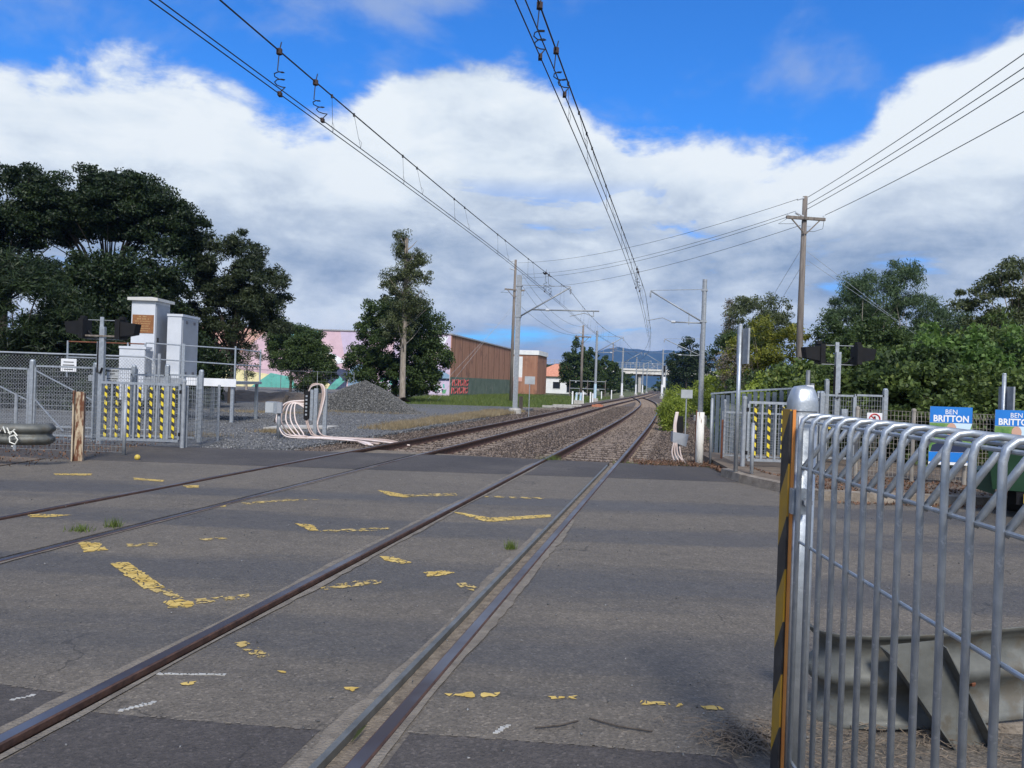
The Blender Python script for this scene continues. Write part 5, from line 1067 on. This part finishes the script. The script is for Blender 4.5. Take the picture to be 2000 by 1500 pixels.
# ------------------------------------------------------------------ plants
def leaf_quads(P, L, W, droop=0.0, up=0.35):
    n = len(P); t = rng.normal(size=(n, 3)); t[:, 2] = t[:, 2]*(1-abs(droop)) - droop*1.6; t /= np.linalg.norm(t, axis=1)[:, None]
    nr = rng.normal(size=(n, 3)); nr[:, 2] += up*2; b = np.cross(t, nr); b /= np.linalg.norm(b, axis=1)[:, None]+1e-9
    l = L*rng.uniform(.6, 1.35, (n, 1)); w = W*rng.uniform(.6, 1.3, (n, 1))
    V = np.stack([P-t*l*.5, P+b*w*.5-t*l*.05, P+t*l*.5, P-b*w*.5-t*l*.05], 1).reshape(-1, 3)
    return V, np.arange(n*4).reshape(-1, 4)
def lobes_points(lobes, nclump, per, cr, shell=.55, flat=.75):
    vol = np.array([l[3]*l[4]*l[5] for l in lobes])**.67; vol /= vol.sum(); P = []; C = []
    for l, v in zip(lobes, vol):
        k = max(3, int(nclump*v)); d = rng.normal(size=(k, 3)); d /= np.linalg.norm(d, axis=1)[:, None]
        r = rng.uniform(shell, 1.0, (k, 1))**.8; c = np.array(l[:3])+d*r*np.array(l[3:6]); C.append(c)
        e = rng.normal(size=(k, per, 3)); e /= np.linalg.norm(e, axis=2)[:, :, None]; e *= rng.uniform(0, 1, (k, per, 1))**.5
        sz = cr*rng.uniform(.6, 1.3, (k, 1, 1)); e[:, :, 2] *= flat
        P.append((c[:, None, :]+e*sz).reshape(-1, 3))
    return np.concatenate(P), np.concatenate(C)
def tree(label, loc, lobes, nclump, per, cr, L, W, leaf, bark, trunk_r, fork, seed=0, droop=0.0, name='tree', group=None, limbs=14, shell=.55, lean=(0, 0), cat='tree', flat=.75, trunk_top=None):
    """lobes: (x,y,z,rx,ry,rz) in local metres; limbs run from the fork to clumps"""
    t = thing(name, label, cat, loc, 0, group)
    P, C = lobes_points(lobes, nclump, per, cr, shell, flat); P[:, 2] = np.maximum(P[:, 2], .05)
    V, F = leaf_quads(P, L, W, droop); link('crown', np_mesh('crown', V, F), leaf, t)
    m = M(); top = trunk_top or (lean[0], lean[1], fork)
    k = 6; m.tube([(top[0]*u**1.3+.06*trunk_r*10*math.sin(u*5+seed)*u*(1-u), top[1]*u**1.3, top[2]*u) for u in np.linspace(0, 1, k)], list(np.linspace(trunk_r, trunk_r*.62, k)), 8, False); m.build('trunk', bark, t, True)
    if limbs:
        m = M(); idx = rng.choice(len(C), min(limbs, len(C)), replace=False)
        for i in idx:
            e = Vector(C[i]); a = Vector(top); mid = a.lerp(e, .5)+Vector((0, 0, .12*(e-a).length)); r0 = trunk_r*random.uniform(.14, .30)
            m.tube([a, a.lerp(mid, .5)+Vector((0, 0, .03)), mid, mid.lerp(e, .55), e], [r0, r0*.75, r0*.5, r0*.3, r0*.12], 5, False)
        m.build('limbs', bark, t, True)
    return t
# dark trees at the left
g = 'dark trees behind the yard'
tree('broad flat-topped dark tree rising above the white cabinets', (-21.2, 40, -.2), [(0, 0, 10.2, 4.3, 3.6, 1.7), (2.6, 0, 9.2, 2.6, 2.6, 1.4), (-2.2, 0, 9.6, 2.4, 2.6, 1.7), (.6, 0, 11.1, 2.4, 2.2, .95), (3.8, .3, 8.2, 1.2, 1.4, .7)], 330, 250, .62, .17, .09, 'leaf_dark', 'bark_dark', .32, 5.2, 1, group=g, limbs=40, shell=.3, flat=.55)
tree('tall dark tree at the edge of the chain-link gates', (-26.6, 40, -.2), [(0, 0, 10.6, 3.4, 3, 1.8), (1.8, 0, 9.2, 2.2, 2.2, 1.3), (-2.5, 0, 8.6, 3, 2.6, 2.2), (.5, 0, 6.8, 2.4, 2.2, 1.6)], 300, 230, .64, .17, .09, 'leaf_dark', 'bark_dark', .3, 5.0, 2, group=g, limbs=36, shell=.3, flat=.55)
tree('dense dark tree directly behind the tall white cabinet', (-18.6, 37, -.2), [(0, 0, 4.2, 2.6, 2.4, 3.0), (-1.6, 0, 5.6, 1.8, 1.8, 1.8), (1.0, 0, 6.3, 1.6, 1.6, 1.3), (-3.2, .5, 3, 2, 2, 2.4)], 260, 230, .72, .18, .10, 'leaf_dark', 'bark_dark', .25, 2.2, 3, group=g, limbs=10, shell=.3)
tree('olive-green feathery tree right of the white cabinets', (-15.3, 42, -.2), [(-.6, 0, 7.4, 2.2, 2, 2.3), (1.1, 0, 6.0, 1.9, 2, 1.9), (1.8, 0, 5.0, 1.4, 1.5, 1.1), (-2.0, 0, 5.2, 2.2, 2, 2.4), (-1.0, 0, 3.2, 1.8, 2, 1.6)], 330, 190, .5, .26, .06, 'leaf_casuarina', 'bark_dark', .22, 2.6, 4, group=g, limbs=40, shell=.4, droop=-.1)
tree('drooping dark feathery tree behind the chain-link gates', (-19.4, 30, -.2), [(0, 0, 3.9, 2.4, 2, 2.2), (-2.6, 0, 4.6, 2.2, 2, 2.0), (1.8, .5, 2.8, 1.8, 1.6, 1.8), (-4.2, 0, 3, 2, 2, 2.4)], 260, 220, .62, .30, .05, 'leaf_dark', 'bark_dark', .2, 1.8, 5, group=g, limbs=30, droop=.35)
for i, (x, y, w, h) in enumerate([(-24.5, 33, 2.6, 2.8), (-15.3, 35.5, 2.0, 3.4), (-28.5, 34, 3, 4), (-16.6, 38.5, 1.5, 2.4), (-21.0, 29.5, 2.2, 2.2), (-17.4, 30.5, 1.8, 2.3), (-24.6, 29, 2.4, 2.3), (-15.4, 32.5, 1.3, 1.7)]):
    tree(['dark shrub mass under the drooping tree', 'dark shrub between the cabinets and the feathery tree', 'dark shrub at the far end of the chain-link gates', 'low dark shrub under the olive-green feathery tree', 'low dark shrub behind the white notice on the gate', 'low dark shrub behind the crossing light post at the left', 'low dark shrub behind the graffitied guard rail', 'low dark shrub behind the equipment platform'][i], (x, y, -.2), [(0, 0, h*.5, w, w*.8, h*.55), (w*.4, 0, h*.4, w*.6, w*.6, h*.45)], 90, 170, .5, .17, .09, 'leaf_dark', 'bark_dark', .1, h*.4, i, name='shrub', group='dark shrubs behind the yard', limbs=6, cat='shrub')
# mid-ground left
tree('bushy rounded tree in front of the mural, with two thin trunks', (-19.6, 68, -.1), [(0, 0, 4.0, 2.6, 2.2, 2.2), (-1.2, 0, 5.0, 1.4, 1.4, 1.3), (1.6, 0, 4.6, 1.5, 1.4, 1.5), (2.6, 0, 3.2, 1.3, 1.4, 1.4)], 230, 130, .5, .19, .10, 'leaf_mid', 'bark_dark', .14, 2.2, 6, group='trees by the mural', limbs=10)
tree('low bushy tree beside the cable stand in front of the mural', (-15.6, 58, -.1), [(0, 0, 2.6, 1.7, 1.5, 2.2), (1.0, 0, 1.8, 1.3, 1.3, 1.5), (-.6, 0, 3.6, 1, 1, 1.1)], 190, 120, .45, .18, .09, 'leaf_mid', 'bark_dark', .13, 1.2, 7, group='trees by the mural', limbs=8)
tree('pale thin tree at the left end of the mural', (-24.2, 70, -.1), [(0, 0, 3.4, 1.3, 1.2, 2.4)], 50, 60, .5, .18, .06, 'leaf_gum', 'bark_pale', .12, 2.4, 8, group='trees by the mural', limbs=10)
tree('dense round dark-green tree behind the gravel pile', (-9.3, 61, -.2), [(0, 0, 4.6, 3.4, 3, 3.0), (-1.4, 0, 6.2, 2.0, 2, 1.8), (2.0, 0, 5.6, 2.0, 2, 2.0), (.6, 0, 7.2, 1.7, 1.6, 1.3), (2.9, 0, 3.4, 1.5, 1.6, 1.6), (-2.6, 0, 3.0, 1.6, 1.6, 1.9), (0, -.5, 2.2, 3.3, 2.2, 1.7), (1.6, 0, 1.6, 2.2, 1.8, 1.2)], 430, 150, .6, .21, .11, 'leaf_mid', 'bark_dark', .28, 2.0, 9, group='trees by the mural', limbs=12)
tree('tall slender sparse tree with pale trunk beside the gravel pile', (-8.1, 57, -.2), [(-.3, 0, 11.2, .85, .8, 1.7), (.4, 0, 9.6, 1.6, 1.2, 1.3), (-.9, 0, 8.6, 1.2, 1.1, 1.3), (.3, 0, 7.4, 1.7, 1.3, 1.3), (-.6, 0, 5.8, 1.6, 1.2, 1.3), (.9, 0, 10.8, .6, .6, .6)], 230, 85, .45, .19, .07, 'leaf_gum', 'bark_pale', .24, 11.6, 10, group='trees by the mural', limbs=0, shell=.2, trunk_top=(-.1, 0, 12.2))
tt = bpy.data.objects[[o.name for o in bpy.data.objects if o.get('label', '').startswith('tall slender')][0]]; m = M()
for i in range(34):
    z = random.uniform(3.6, 11.5); a = random.uniform(0, 6.28); l = (1.9-.1*z)*random.uniform(.7, 1.2)+.3; m.tube([(-.05, 0, z), (l*.5*math.cos(a), l*.5*math.sin(a), z+l*.4), (l*math.cos(a), l*math.sin(a), z+l*.9)], [.06, .035, .012], 5, False)
m.build('limbs', 'bark_pale', tt, True)
# behind, beyond the line
for i, (x, y, h, w, lf, lb) in enumerate([(10.6, 131, 9.6, 2.5, 'leaf_mid', 'pointed conifer-like tree beside the orange-roofed house'), (13.6, 136, 8.3, 2.7, 'leaf_mid', 'second dark conifer right of the pointed one'), (17.0, 142, 7.2, 3.2, 'leaf_mid', 'rounded tree left of the slim timber pole'),
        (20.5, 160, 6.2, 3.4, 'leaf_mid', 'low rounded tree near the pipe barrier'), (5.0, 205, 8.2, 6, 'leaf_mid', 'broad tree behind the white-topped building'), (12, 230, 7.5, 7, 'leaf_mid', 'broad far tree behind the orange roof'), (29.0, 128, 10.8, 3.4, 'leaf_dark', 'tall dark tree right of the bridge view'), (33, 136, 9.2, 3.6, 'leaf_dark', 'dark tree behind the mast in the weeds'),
        (33.5, 235, 6.5, 5, 'leaf_mid', 'far tree seen under the bridge left of the line'), (64, 300, 9, 8, 'leaf_mid', 'far tree beyond the right end of the bridge')]):
    tree(lb, (x, y, -.3), [(0, 0, h*.40, w, w*.8, h*.36), (w*.15, 0, h*.70, w*.62, w*.55, h*.24), (0, 0, h*.9, w*.22, w*.22, h*.12), (-w*.4, 0, h*.5, w*.55, w*.5, h*.28)], 130, 80, h*.075, .34 if y < 180 else .5, .2, lf, 'bark_dark', .22, h*.3, i, group='trees beyond the line', limbs=6)
for i, (x, y, h) in enumerate(FAR_TREES):
    tree(['tree beyond the bridge at its left abutment', 'tree beyond the bridge between the left piers', 'low tree seen through the bridge opening', 'tree beyond the bridge right of the line', 'tree beyond the bridge near the right pier', 'tree beyond the bridge at its right end'][i], (x, y, -.3), [(0, 0, h*.45, 5.0, 3, h*.45), (3, 0, h*.4, 3.5, 3, h*.4), (-3, 0, h*.4, 3.5, 3, h*.4)], 60, 60, .9, .6, .35, 'leaf_mid', 'bark_dark', .2, h*.3, i, group='trees beyond the bridge', limbs=4)
# right-hand side
g = 'trees above the hedge'
tree('weeping pepper tree with open crown above the hedge', (19.2, 40, 0), [(-.3, 0, 6.7, 2.3, 2, 1.4), (.8, 0, 7.6, 1.1, 1.2, .9), (-1.6, 0, 5.8, 1.3, 1.4, 1.4), (1.6, 0, 5.6, 1.5, 1.4, 1.3), (3.2, 0, 5.3, 1.8, 1.6, 1.2), (4.8, 0, 4.6, 1.7, 1.6, 1.3), (3.0, 0, 3.6, 2.4, 1.6, 1.2)], 300, 160, .5, .22, .04, 'leaf_pepper', 'bark_dark', .26, 3.6, 11, group=g, limbs=26, droop=.55, shell=.45)
tree('tall gum with clumped foliage at the end of the hedge', (22.6, 34.5, 0), [(.2, 0, 7.0, 1.6, 1.4, .95), (-1.2, 0, 6.6, .8, .8, .55), (-2.3, 0, 6.0, .75, .7, .5), (1.4, 0, 6.0, 1.6, 1.4, 1.0), (-.4, 0, 5.0, 1.5, 1.3, .8), (.8, 0, 3.9, 1.7, 1.4, .9), (-1.6, 0, 4.6, .9, .9, .6), (2.0, 0, 8.0, 1.2, 1.2, .8)], 230, 140, .42, .16, .065, 'leaf_gum', 'bark_pale', .22, 3.0, 12, group=g, limbs=26, shell=.5)
tree('yellow-tinged bushy tree behind the timber power pole', (12.8, 39.5, 0), [(0, 0, 3.9, 1.7, 1.5, 1.5), (1.4, 0, 3.6, 1.4, 1.4, 1.5), (-1.1, 0, 2.8, 1.2, 1.2, 1.2)], 130, 110, .4, .16, .08, 'leaf_yellow', 'bark_pale', .14, 1.4, 13, group=g, limbs=14)
tree('round-crowned olive tree behind the yellow tree', (19.3, 61, 0), [(0, 0, 7.4, 2.7, 2.2, 1.9), (1.2, 0, 6.4, 2.0, 1.8, 1.4), (-1.4, 0, 5.4, 1.6, 1.6, 1.3)], 150, 110, .55, .19, .09, 'leaf_gum', 'bark_pale', .2, 3.6, 14, group=g, limbs=22)
tree('small umbrella-shaped tree left of the yellow tree', (14.6, 48, 0), [(0, 0, 4.6, 1.9, 1.6, .7), (-1.0, 0, 4.1, 1.2, 1.2, .5)], 70, 110, .42, .16, .08, 'leaf_mid', 'bark_pale', .12, 2.8, 15, group=g, limbs=20)
tree('slim dead brown poplar', (19.6, 70, 0), [(0, 0, 6.8, .75, .7, 3.0), (0, 0, 9, .4, .4, 1.2)], 90, 40, .4, .2, .05, 'leaf_brown', 'bark_pale', .13, 8.5, 16, group=g, limbs=0, shell=.1)
tree('half-bare twiggy bush by the big right mast', (10.1, 35.2, -.1), [(0, 0, 2.9, .9, .9, 1.0), (.4, 0, 2.0, .8, .8, .8)], 40, 40, .4, .13, .05, 'leaf_brown', 'bark_dark', .07, 1.0, 17, group=g, limbs=34, shell=.3)
tree('dark green leafy tree between the yellow tree and the pepper tree', (16.3, 37.2, 0), [(0, 0, 3.4, 1.8, 1.5, 1.9), (1.3, 0, 4.2, 1.2, 1.2, 1.2), (-1.0, 0, 4.3, .7, .8, 1.0)], 130, 110, .45, .15, .075, 'leaf_mid', 'bark_dark', .16, 1.5, 18, group=g, limbs=10)
for i, (x, y, h, w_, lf) in enumerate([(15.4, 32.5, 5.0, 1.7, 'leaf_mid'), (19.2, 30, 4.9, 2.2, 'leaf_hedge'), (22.4, 29, 5.2, 2.2, 'leaf_mid'), (17.6, 33.5, 4.6, 1.8, 'leaf_pepper'), (25, 36, 5.6, 2.4, 'leaf_mid')]):
    tree(['dense green tree just right of the timber power pole', 'dense hedge tree below the pepper tree', 'dense green tree below the tall gum', 'soft green tree left of the pepper tree trunk', 'dense tree at the far right end of the hedge bank'][i], (x, y, 0), [(0, 0, h*.45, w_, w_*.8, h*.42), (w_*.5, 0, h*.62, w_*.6, w_*.6, h*.3), (-w_*.5, 0, h*.6, w_*.6, w_*.6, h*.32), (0, 0, h*.82, w_*.5, w_*.5, h*.18)], 200, 110, .4, .14, .075, lf, 'bark_dark', .14, h*.35, i, group=g, limbs=8)
tree('leafy shrub just behind the foot of the round right mast', (12.3, 45.5, -.2), [(0, 0, 1.6, 1.3, 1.2, 1.6), (.9, 0, 2.3, 1.0, 1, 1.3), (-.5, .3, 1.2, 1.0, 1, 1.2)], 110, 100, .4, .14, .07, 'leaf_weed', 'bark_dark', .08, 1.0, 4, name='shrub', group=g, limbs=6, cat='shrub')
t = thing('dead_branches', 'bare dead branches sticking up left of the pepper tree', 'branches', (16.9, 35.5, 0)); m = M()
for i in range(16):
    a = random.uniform(-.8, .8); z = random.uniform(4.4, 6.1); x = random.uniform(-1.0, 1.2); m.tube([(x*.3, 0, 1.5), (x*.6, random.uniform(-.2, .2), z*.6), (x, random.uniform(-.4, .4), z*.85), (x+a*.5, random.uniform(-.5, .5), z)], [.022, .018, .011, .004], 5, False)
m.build('branches', 'bark_pale', t)
# the hedge bank behind the right fence: overlapping shrubs and creepers
hb = ['darker upright shrub left of the broad-leaved one over the fence', 'broad-leaved shrub with large fresh leaves above the posters', 'creeper-covered shrub behind the crossing light', 'creeper mound right of the striped gate', 'dense hedge shrub behind the first poster', 'dense hedge shrub behind the second poster', 'hedge shrub at the sign post with the edge-on plate', 'hedge shrub beyond the green trailer', 'tall hedge shrub under the gum', 'low creeper mound behind the slatted fence', 'ivy-covered bank below the timber power pole', 'hedge shrub above the mesh enclosure', 'high hedge shrub under the pepper tree', 'ivy bank left of the crossing light', 'shrub at the foot of the yellow tree']
spec = [(9.2, 18.0, 1.2, 2.9, 'leaf_mid', .13, .065), (11.4, 19.2, 1.9, 3.7, 'leaf_fresh', .15, .07), (8.2, 19.0, 2.0, 2.7, 'leaf_hedge', .11, .07), (8.3, 22.3, 1.5, 2.0, 'leaf_weed', .12, .05), (9.8, 17.2, 1.7, 2.5, 'leaf_hedge', .11, .07), (12.0, 17.2, 1.8, 2.6, 'leaf_hedge', .11, .07), (14.2, 17.6, 1.9, 2.9, 'leaf_hedge', .12, .07), (16.4, 18.0, 2.0, 3.0, 'leaf_hedge', .12, .07), (17.6, 25, 2.6, 4.0, 'leaf_mid', .14, .08), (9.4, 25.2, 1.7, 2.2, 'leaf_weed', .13, .05), (11.5, 31, 2.8, 3.0, 'leaf_mid', .13, .08), (10.2, 22.5, 2.2, 3.2, 'leaf_hedge', .12, .07), (14.4, 24, 2.8, 4.1, 'leaf_hedge', .13, .08), (10.6, 29, 1.8, 2.5, 'leaf_weed', .12, .06), (12.2, 38, 1.7, 2.6, 'leaf_mid', .13, .08)]
for lb, (x, y, w, h, lf, ll, lw) in zip(hb, spec):
    tree(lb, (x, y, 0), [(0, 0, h*.40, w, w*.85, h*.42), (w*.35, -.2, h*.62, w*.6, w*.6, h*.32), (-w*.4, -.2, h*.55, w*.6, w*.6, h*.34), (0, -w*.35, h*.30, w*.9, w*.5, h*.30)], 190, 85, .30, ll*1.1, lw*1.1, lf, 'bark_dark', .08, h*.4, 3, name='hedge_shrub', group='hedge bank behind the right fence', limbs=8, cat='shrub', shell=.78)
for i, (x, y, w, h) in enumerate([(6.55, 31, .5, 1.8), (7.6, 36, .6, 2.0), (7.5, 24.5, .6, 1.5), (12.0, 47, 1.6, 2.5), (13.8, 55, 1.8, 2.5), (8.2, 27.5, .6, 1.7), (17.0, 64, 1.9, 2.5), (21, 76, 2.0, 2.5), (5.95, 19.8, .55, 1.55), (6.7, 21.5, .6, 1.5)]):
    tree(['bright green weed thicket by the small lineside board', 'bright weed thicket left of the big right mast', 'weed clump behind the white post', 'bright thicket behind the right mast', 'yellow-green thicket along the curve', 'weed clump in front of the lineside board', 'far bright thicket beside the curve', 'farthest bright thicket near the turnout', 'leafy tangle beside the rusty picket', 'leafy tangle behind the mesh panel'][i], (x, y, -.25), [(0, 0, h*.45, w, w, h*.5), (w*.5, .3, h*.4, w*.7, w*.7, h*.42), (-w*.5, .3, h*.35, w*.6, w*.7, h*.38)], 80, 80, .32, .15, .035, 'leaf_weed' if i < 8 else 'leaf_hedge', 'bark_dark', .03, h*.4, i, name='weed_thicket', group='weed thickets along the line', limbs=5, cat='shrub', shell=.2, droop=-.5)

# ---- grass, litter, weeds
def blades(name, P, h, w, mat, parent=None, label=None):
    n = len(P); a = rng.uniform(0, 6.283, n); hh = h*rng.uniform(.5, 1.4, n); ww = w*rng.uniform(.7, 1.3, n); ln = rng.normal(size=(n, 2))*.35*hh[:, None]
    b = np.stack([np.cos(a)*ww/2, np.sin(a)*ww/2, np.zeros(n)], 1); tip = P+np.stack([ln[:, 0], ln[:, 1], hh], 1); V = np.stack([P-b, P+b, tip], 1).reshape(-1, 3)
    return struct(link(name, np_mesh(name, V, np.arange(n*3).reshape(-1, 3)), mat, parent), 'stuff')
def scatter(n, f):
    out = []
    while len(out) < n:
        p = f()
        if p is not None: out.append(p)
    return np.array(out, float)
def dry():
    s = random.uniform(23, 44); n = -8.9-random.random()**1.3*(1.3+.03*(s-23)); w = .5+.5*math.sin(s*1.3+n*2); return None if random.random() > .35+.65*w else sn(s, n, -.13)
tag(blades('dry_grass', scatter(15000, dry), .16, .02, 'grass_dry'), 'strip of dry straw-coloured grass along the far track', 'dry grass')
def dry2():
    c = random.choice([(-7.2, 36, 2.4, .5), (-8.4, 19.9, .8, .35), (-6.6, 22, .6, .3), (-10.5, 33, 2.5, .8)]); return (random.gauss(c[0], c[2]*.5), random.gauss(c[1], c[3]*.6), -.11)
tag(blades('dry_tufts', scatter(5000, dry2), .11, .018, 'grass_dry'), 'patches of dry grass on the gravel yard', 'dry grass')
def green():
    s = 42+75*random.random()**1.3; n = random.uniform(-30, -10.2)
    x, y, _ = sn(s, n); return None if (x < -12 and y < 90) or y > 122 or (x < -7.2+(y-90)*.235 and y > 88) else (x, y, -.36)
tag(blades('green_grass', scatter(42000, green), .26, .05, 'grass_green'), 'green grass in front of the brown wall', 'grass')
def verge_r():
    x = random.uniform(3.6, 5.0); y = random.uniform(15.6, 16.6); return (x-1.5*random.random(), y, -.1)
tag(blades('verge_weeds', scatter(2600, verge_r), .07, .012, 'grass_green'), 'thin weeds along the asphalt edge below the white post', 'weeds')
def tuft(label, x, y, r, n, h): tag(blades('weed_tuft', scatter(n, lambda: (random.gauss(x, r), random.gauss(y, r*.8), -.012)), h, .009, 'grass_green'), label, 'weed')
tuft('green weed tuft growing against the check rail', .04, 7.28, .028, 110, .075); tuft('pair of dark grass tufts beside the far rail at the road edge', -4.12, 7.42, .05, 90, .07); tuft('grass tuft by the far rail, next to the first tufts', -3.93, 7.68, .045, 80, .085); tuft('small weed at the asphalt end beside the near left rail', sn(15.9, RAIL[2]+.15)[0], sn(15.9, 0)[1]+.45, .12, 140, .10)
def litter(name, label, n, f, size=.05):
    P = scatter(n, f); V, F = leaf_quads(P, size, size*.45, 0, 1.5); o = struct(link(name, np_mesh(name, V, F), 'litter'), 'stuff'); return tag(o, label, 'leaf litter')
litter('leaf_litter', 'brown fallen leaves on the verge and kerb at the right gate', 5200, lambda: (lambda x: (x, random.uniform(11.7, 13.6) if x > 4.7 else random.uniform(13.6, 15.4), .10 if x > 4.6 else .015+random.random()*.03))(4.0+random.random()**1.6*9), .06)
litter('edge_litter', 'brown leaves along the asphalt edge around the peeling white post', 2600, lambda: (random.uniform(2.6, 4.9), random.uniform(15.45, 16.5), random.uniform(-.02, .03)), .05)
litter('gutter_litter', 'brown leaves drifted along the kerb foot', 900, lambda: (lambda x: (x, (11.05 if x > 4.7 else 12.2)+random.gauss(0, .06), .01))(random.uniform(4.3, 11)), .055)
litter('left_litter', 'brown fallen leaves under the left mesh fence', 1500, lambda: (random.uniform(-11, -7.4), random.uniform(11.9, 17.4), .012), .055)
def twigs(name, label, cx, cy, rx, ry, n, mat):
    m = M()
    for i in range(n):
        x, y = random.gauss(cx, rx), random.gauss(cy, ry); a = random.uniform(0, 6.28); l = random.uniform(.04, .14); z = random.uniform(0, .03)
        m.tube([(x, y, z), (x+l*.5*math.cos(a), y+l*.5*math.sin(a), z+random.uniform(0, .02)), (x+l*math.cos(a+.4), y+l*math.sin(a+.4), z)], .0022, 3, False)
    o = struct(m.build(name, mat), 'stuff'); return tag(o, label, 'debris')
twigs('twig_debris', 'drift of dry twigs and bark at the foot of the capped post', 1.12, 3.44, .10, .07, 260, 'twig_brown'); twigs('twig_litter', 'dry twigs scattered under the bent guard rail', 2.0, 3.45, .40, .12, 200, 'twig_brown')
for i, (x, y, a, l) in enumerate(((.16, 3.50, .2, .22), (.42, 3.62, -.6, .3))): tag(M().tube([(x, y, 0), (x+l*.5*math.cos(a), y+l*.5*math.sin(a), .004), (x+l*math.cos(a+.2), y+l*math.sin(a+.2), 0)], .004, 5).build('twig', 'bark_dark'), ['short dark twig lying on the road', 'longer dark twig lying on the road'][i], 'twig')
tag(M().add([(-.64, 3.30, -.004), (-.625, 3.37, .018), (-.60, 3.47, .004), (-.615, 3.38, .0)], [(0, 1, 2, 3)]).build('gum_leaf', 'leaf_gum'), 'pale gum leaf lying beside the rail in the flangeway', 'leaf')
for i in range(60):
    pass
P = scatter(700, lambda: (random.uniform(-7, 5), 2.6+10*random.random()**1.6, -.005)); stones('road_grit', P, .008, 'yard_stone', road)

# ------------------------------------------------------------------ air
hz = bpy.data.materials.new('haze_air'); hz.use_nodes = True; w = NT(hz.node_tree); o_ = w.n('ShaderNodeOutputMaterial'); pv = w.n('ShaderNodeVolumePrincipled'); pv.inputs['Color'].default_value = (.22, .47, 1.0, 1); pv.inputs['Density'].default_value = HAZE; pv.inputs['Anisotropy'].default_value = 0.2; w.link(pv.outputs[0], o_.inputs['Volume'])
if HAZE > 0: struct(M().box((0, 2900, 124.3), (5900, 6300, 251.4)).build('haze', hz), 'stuff')
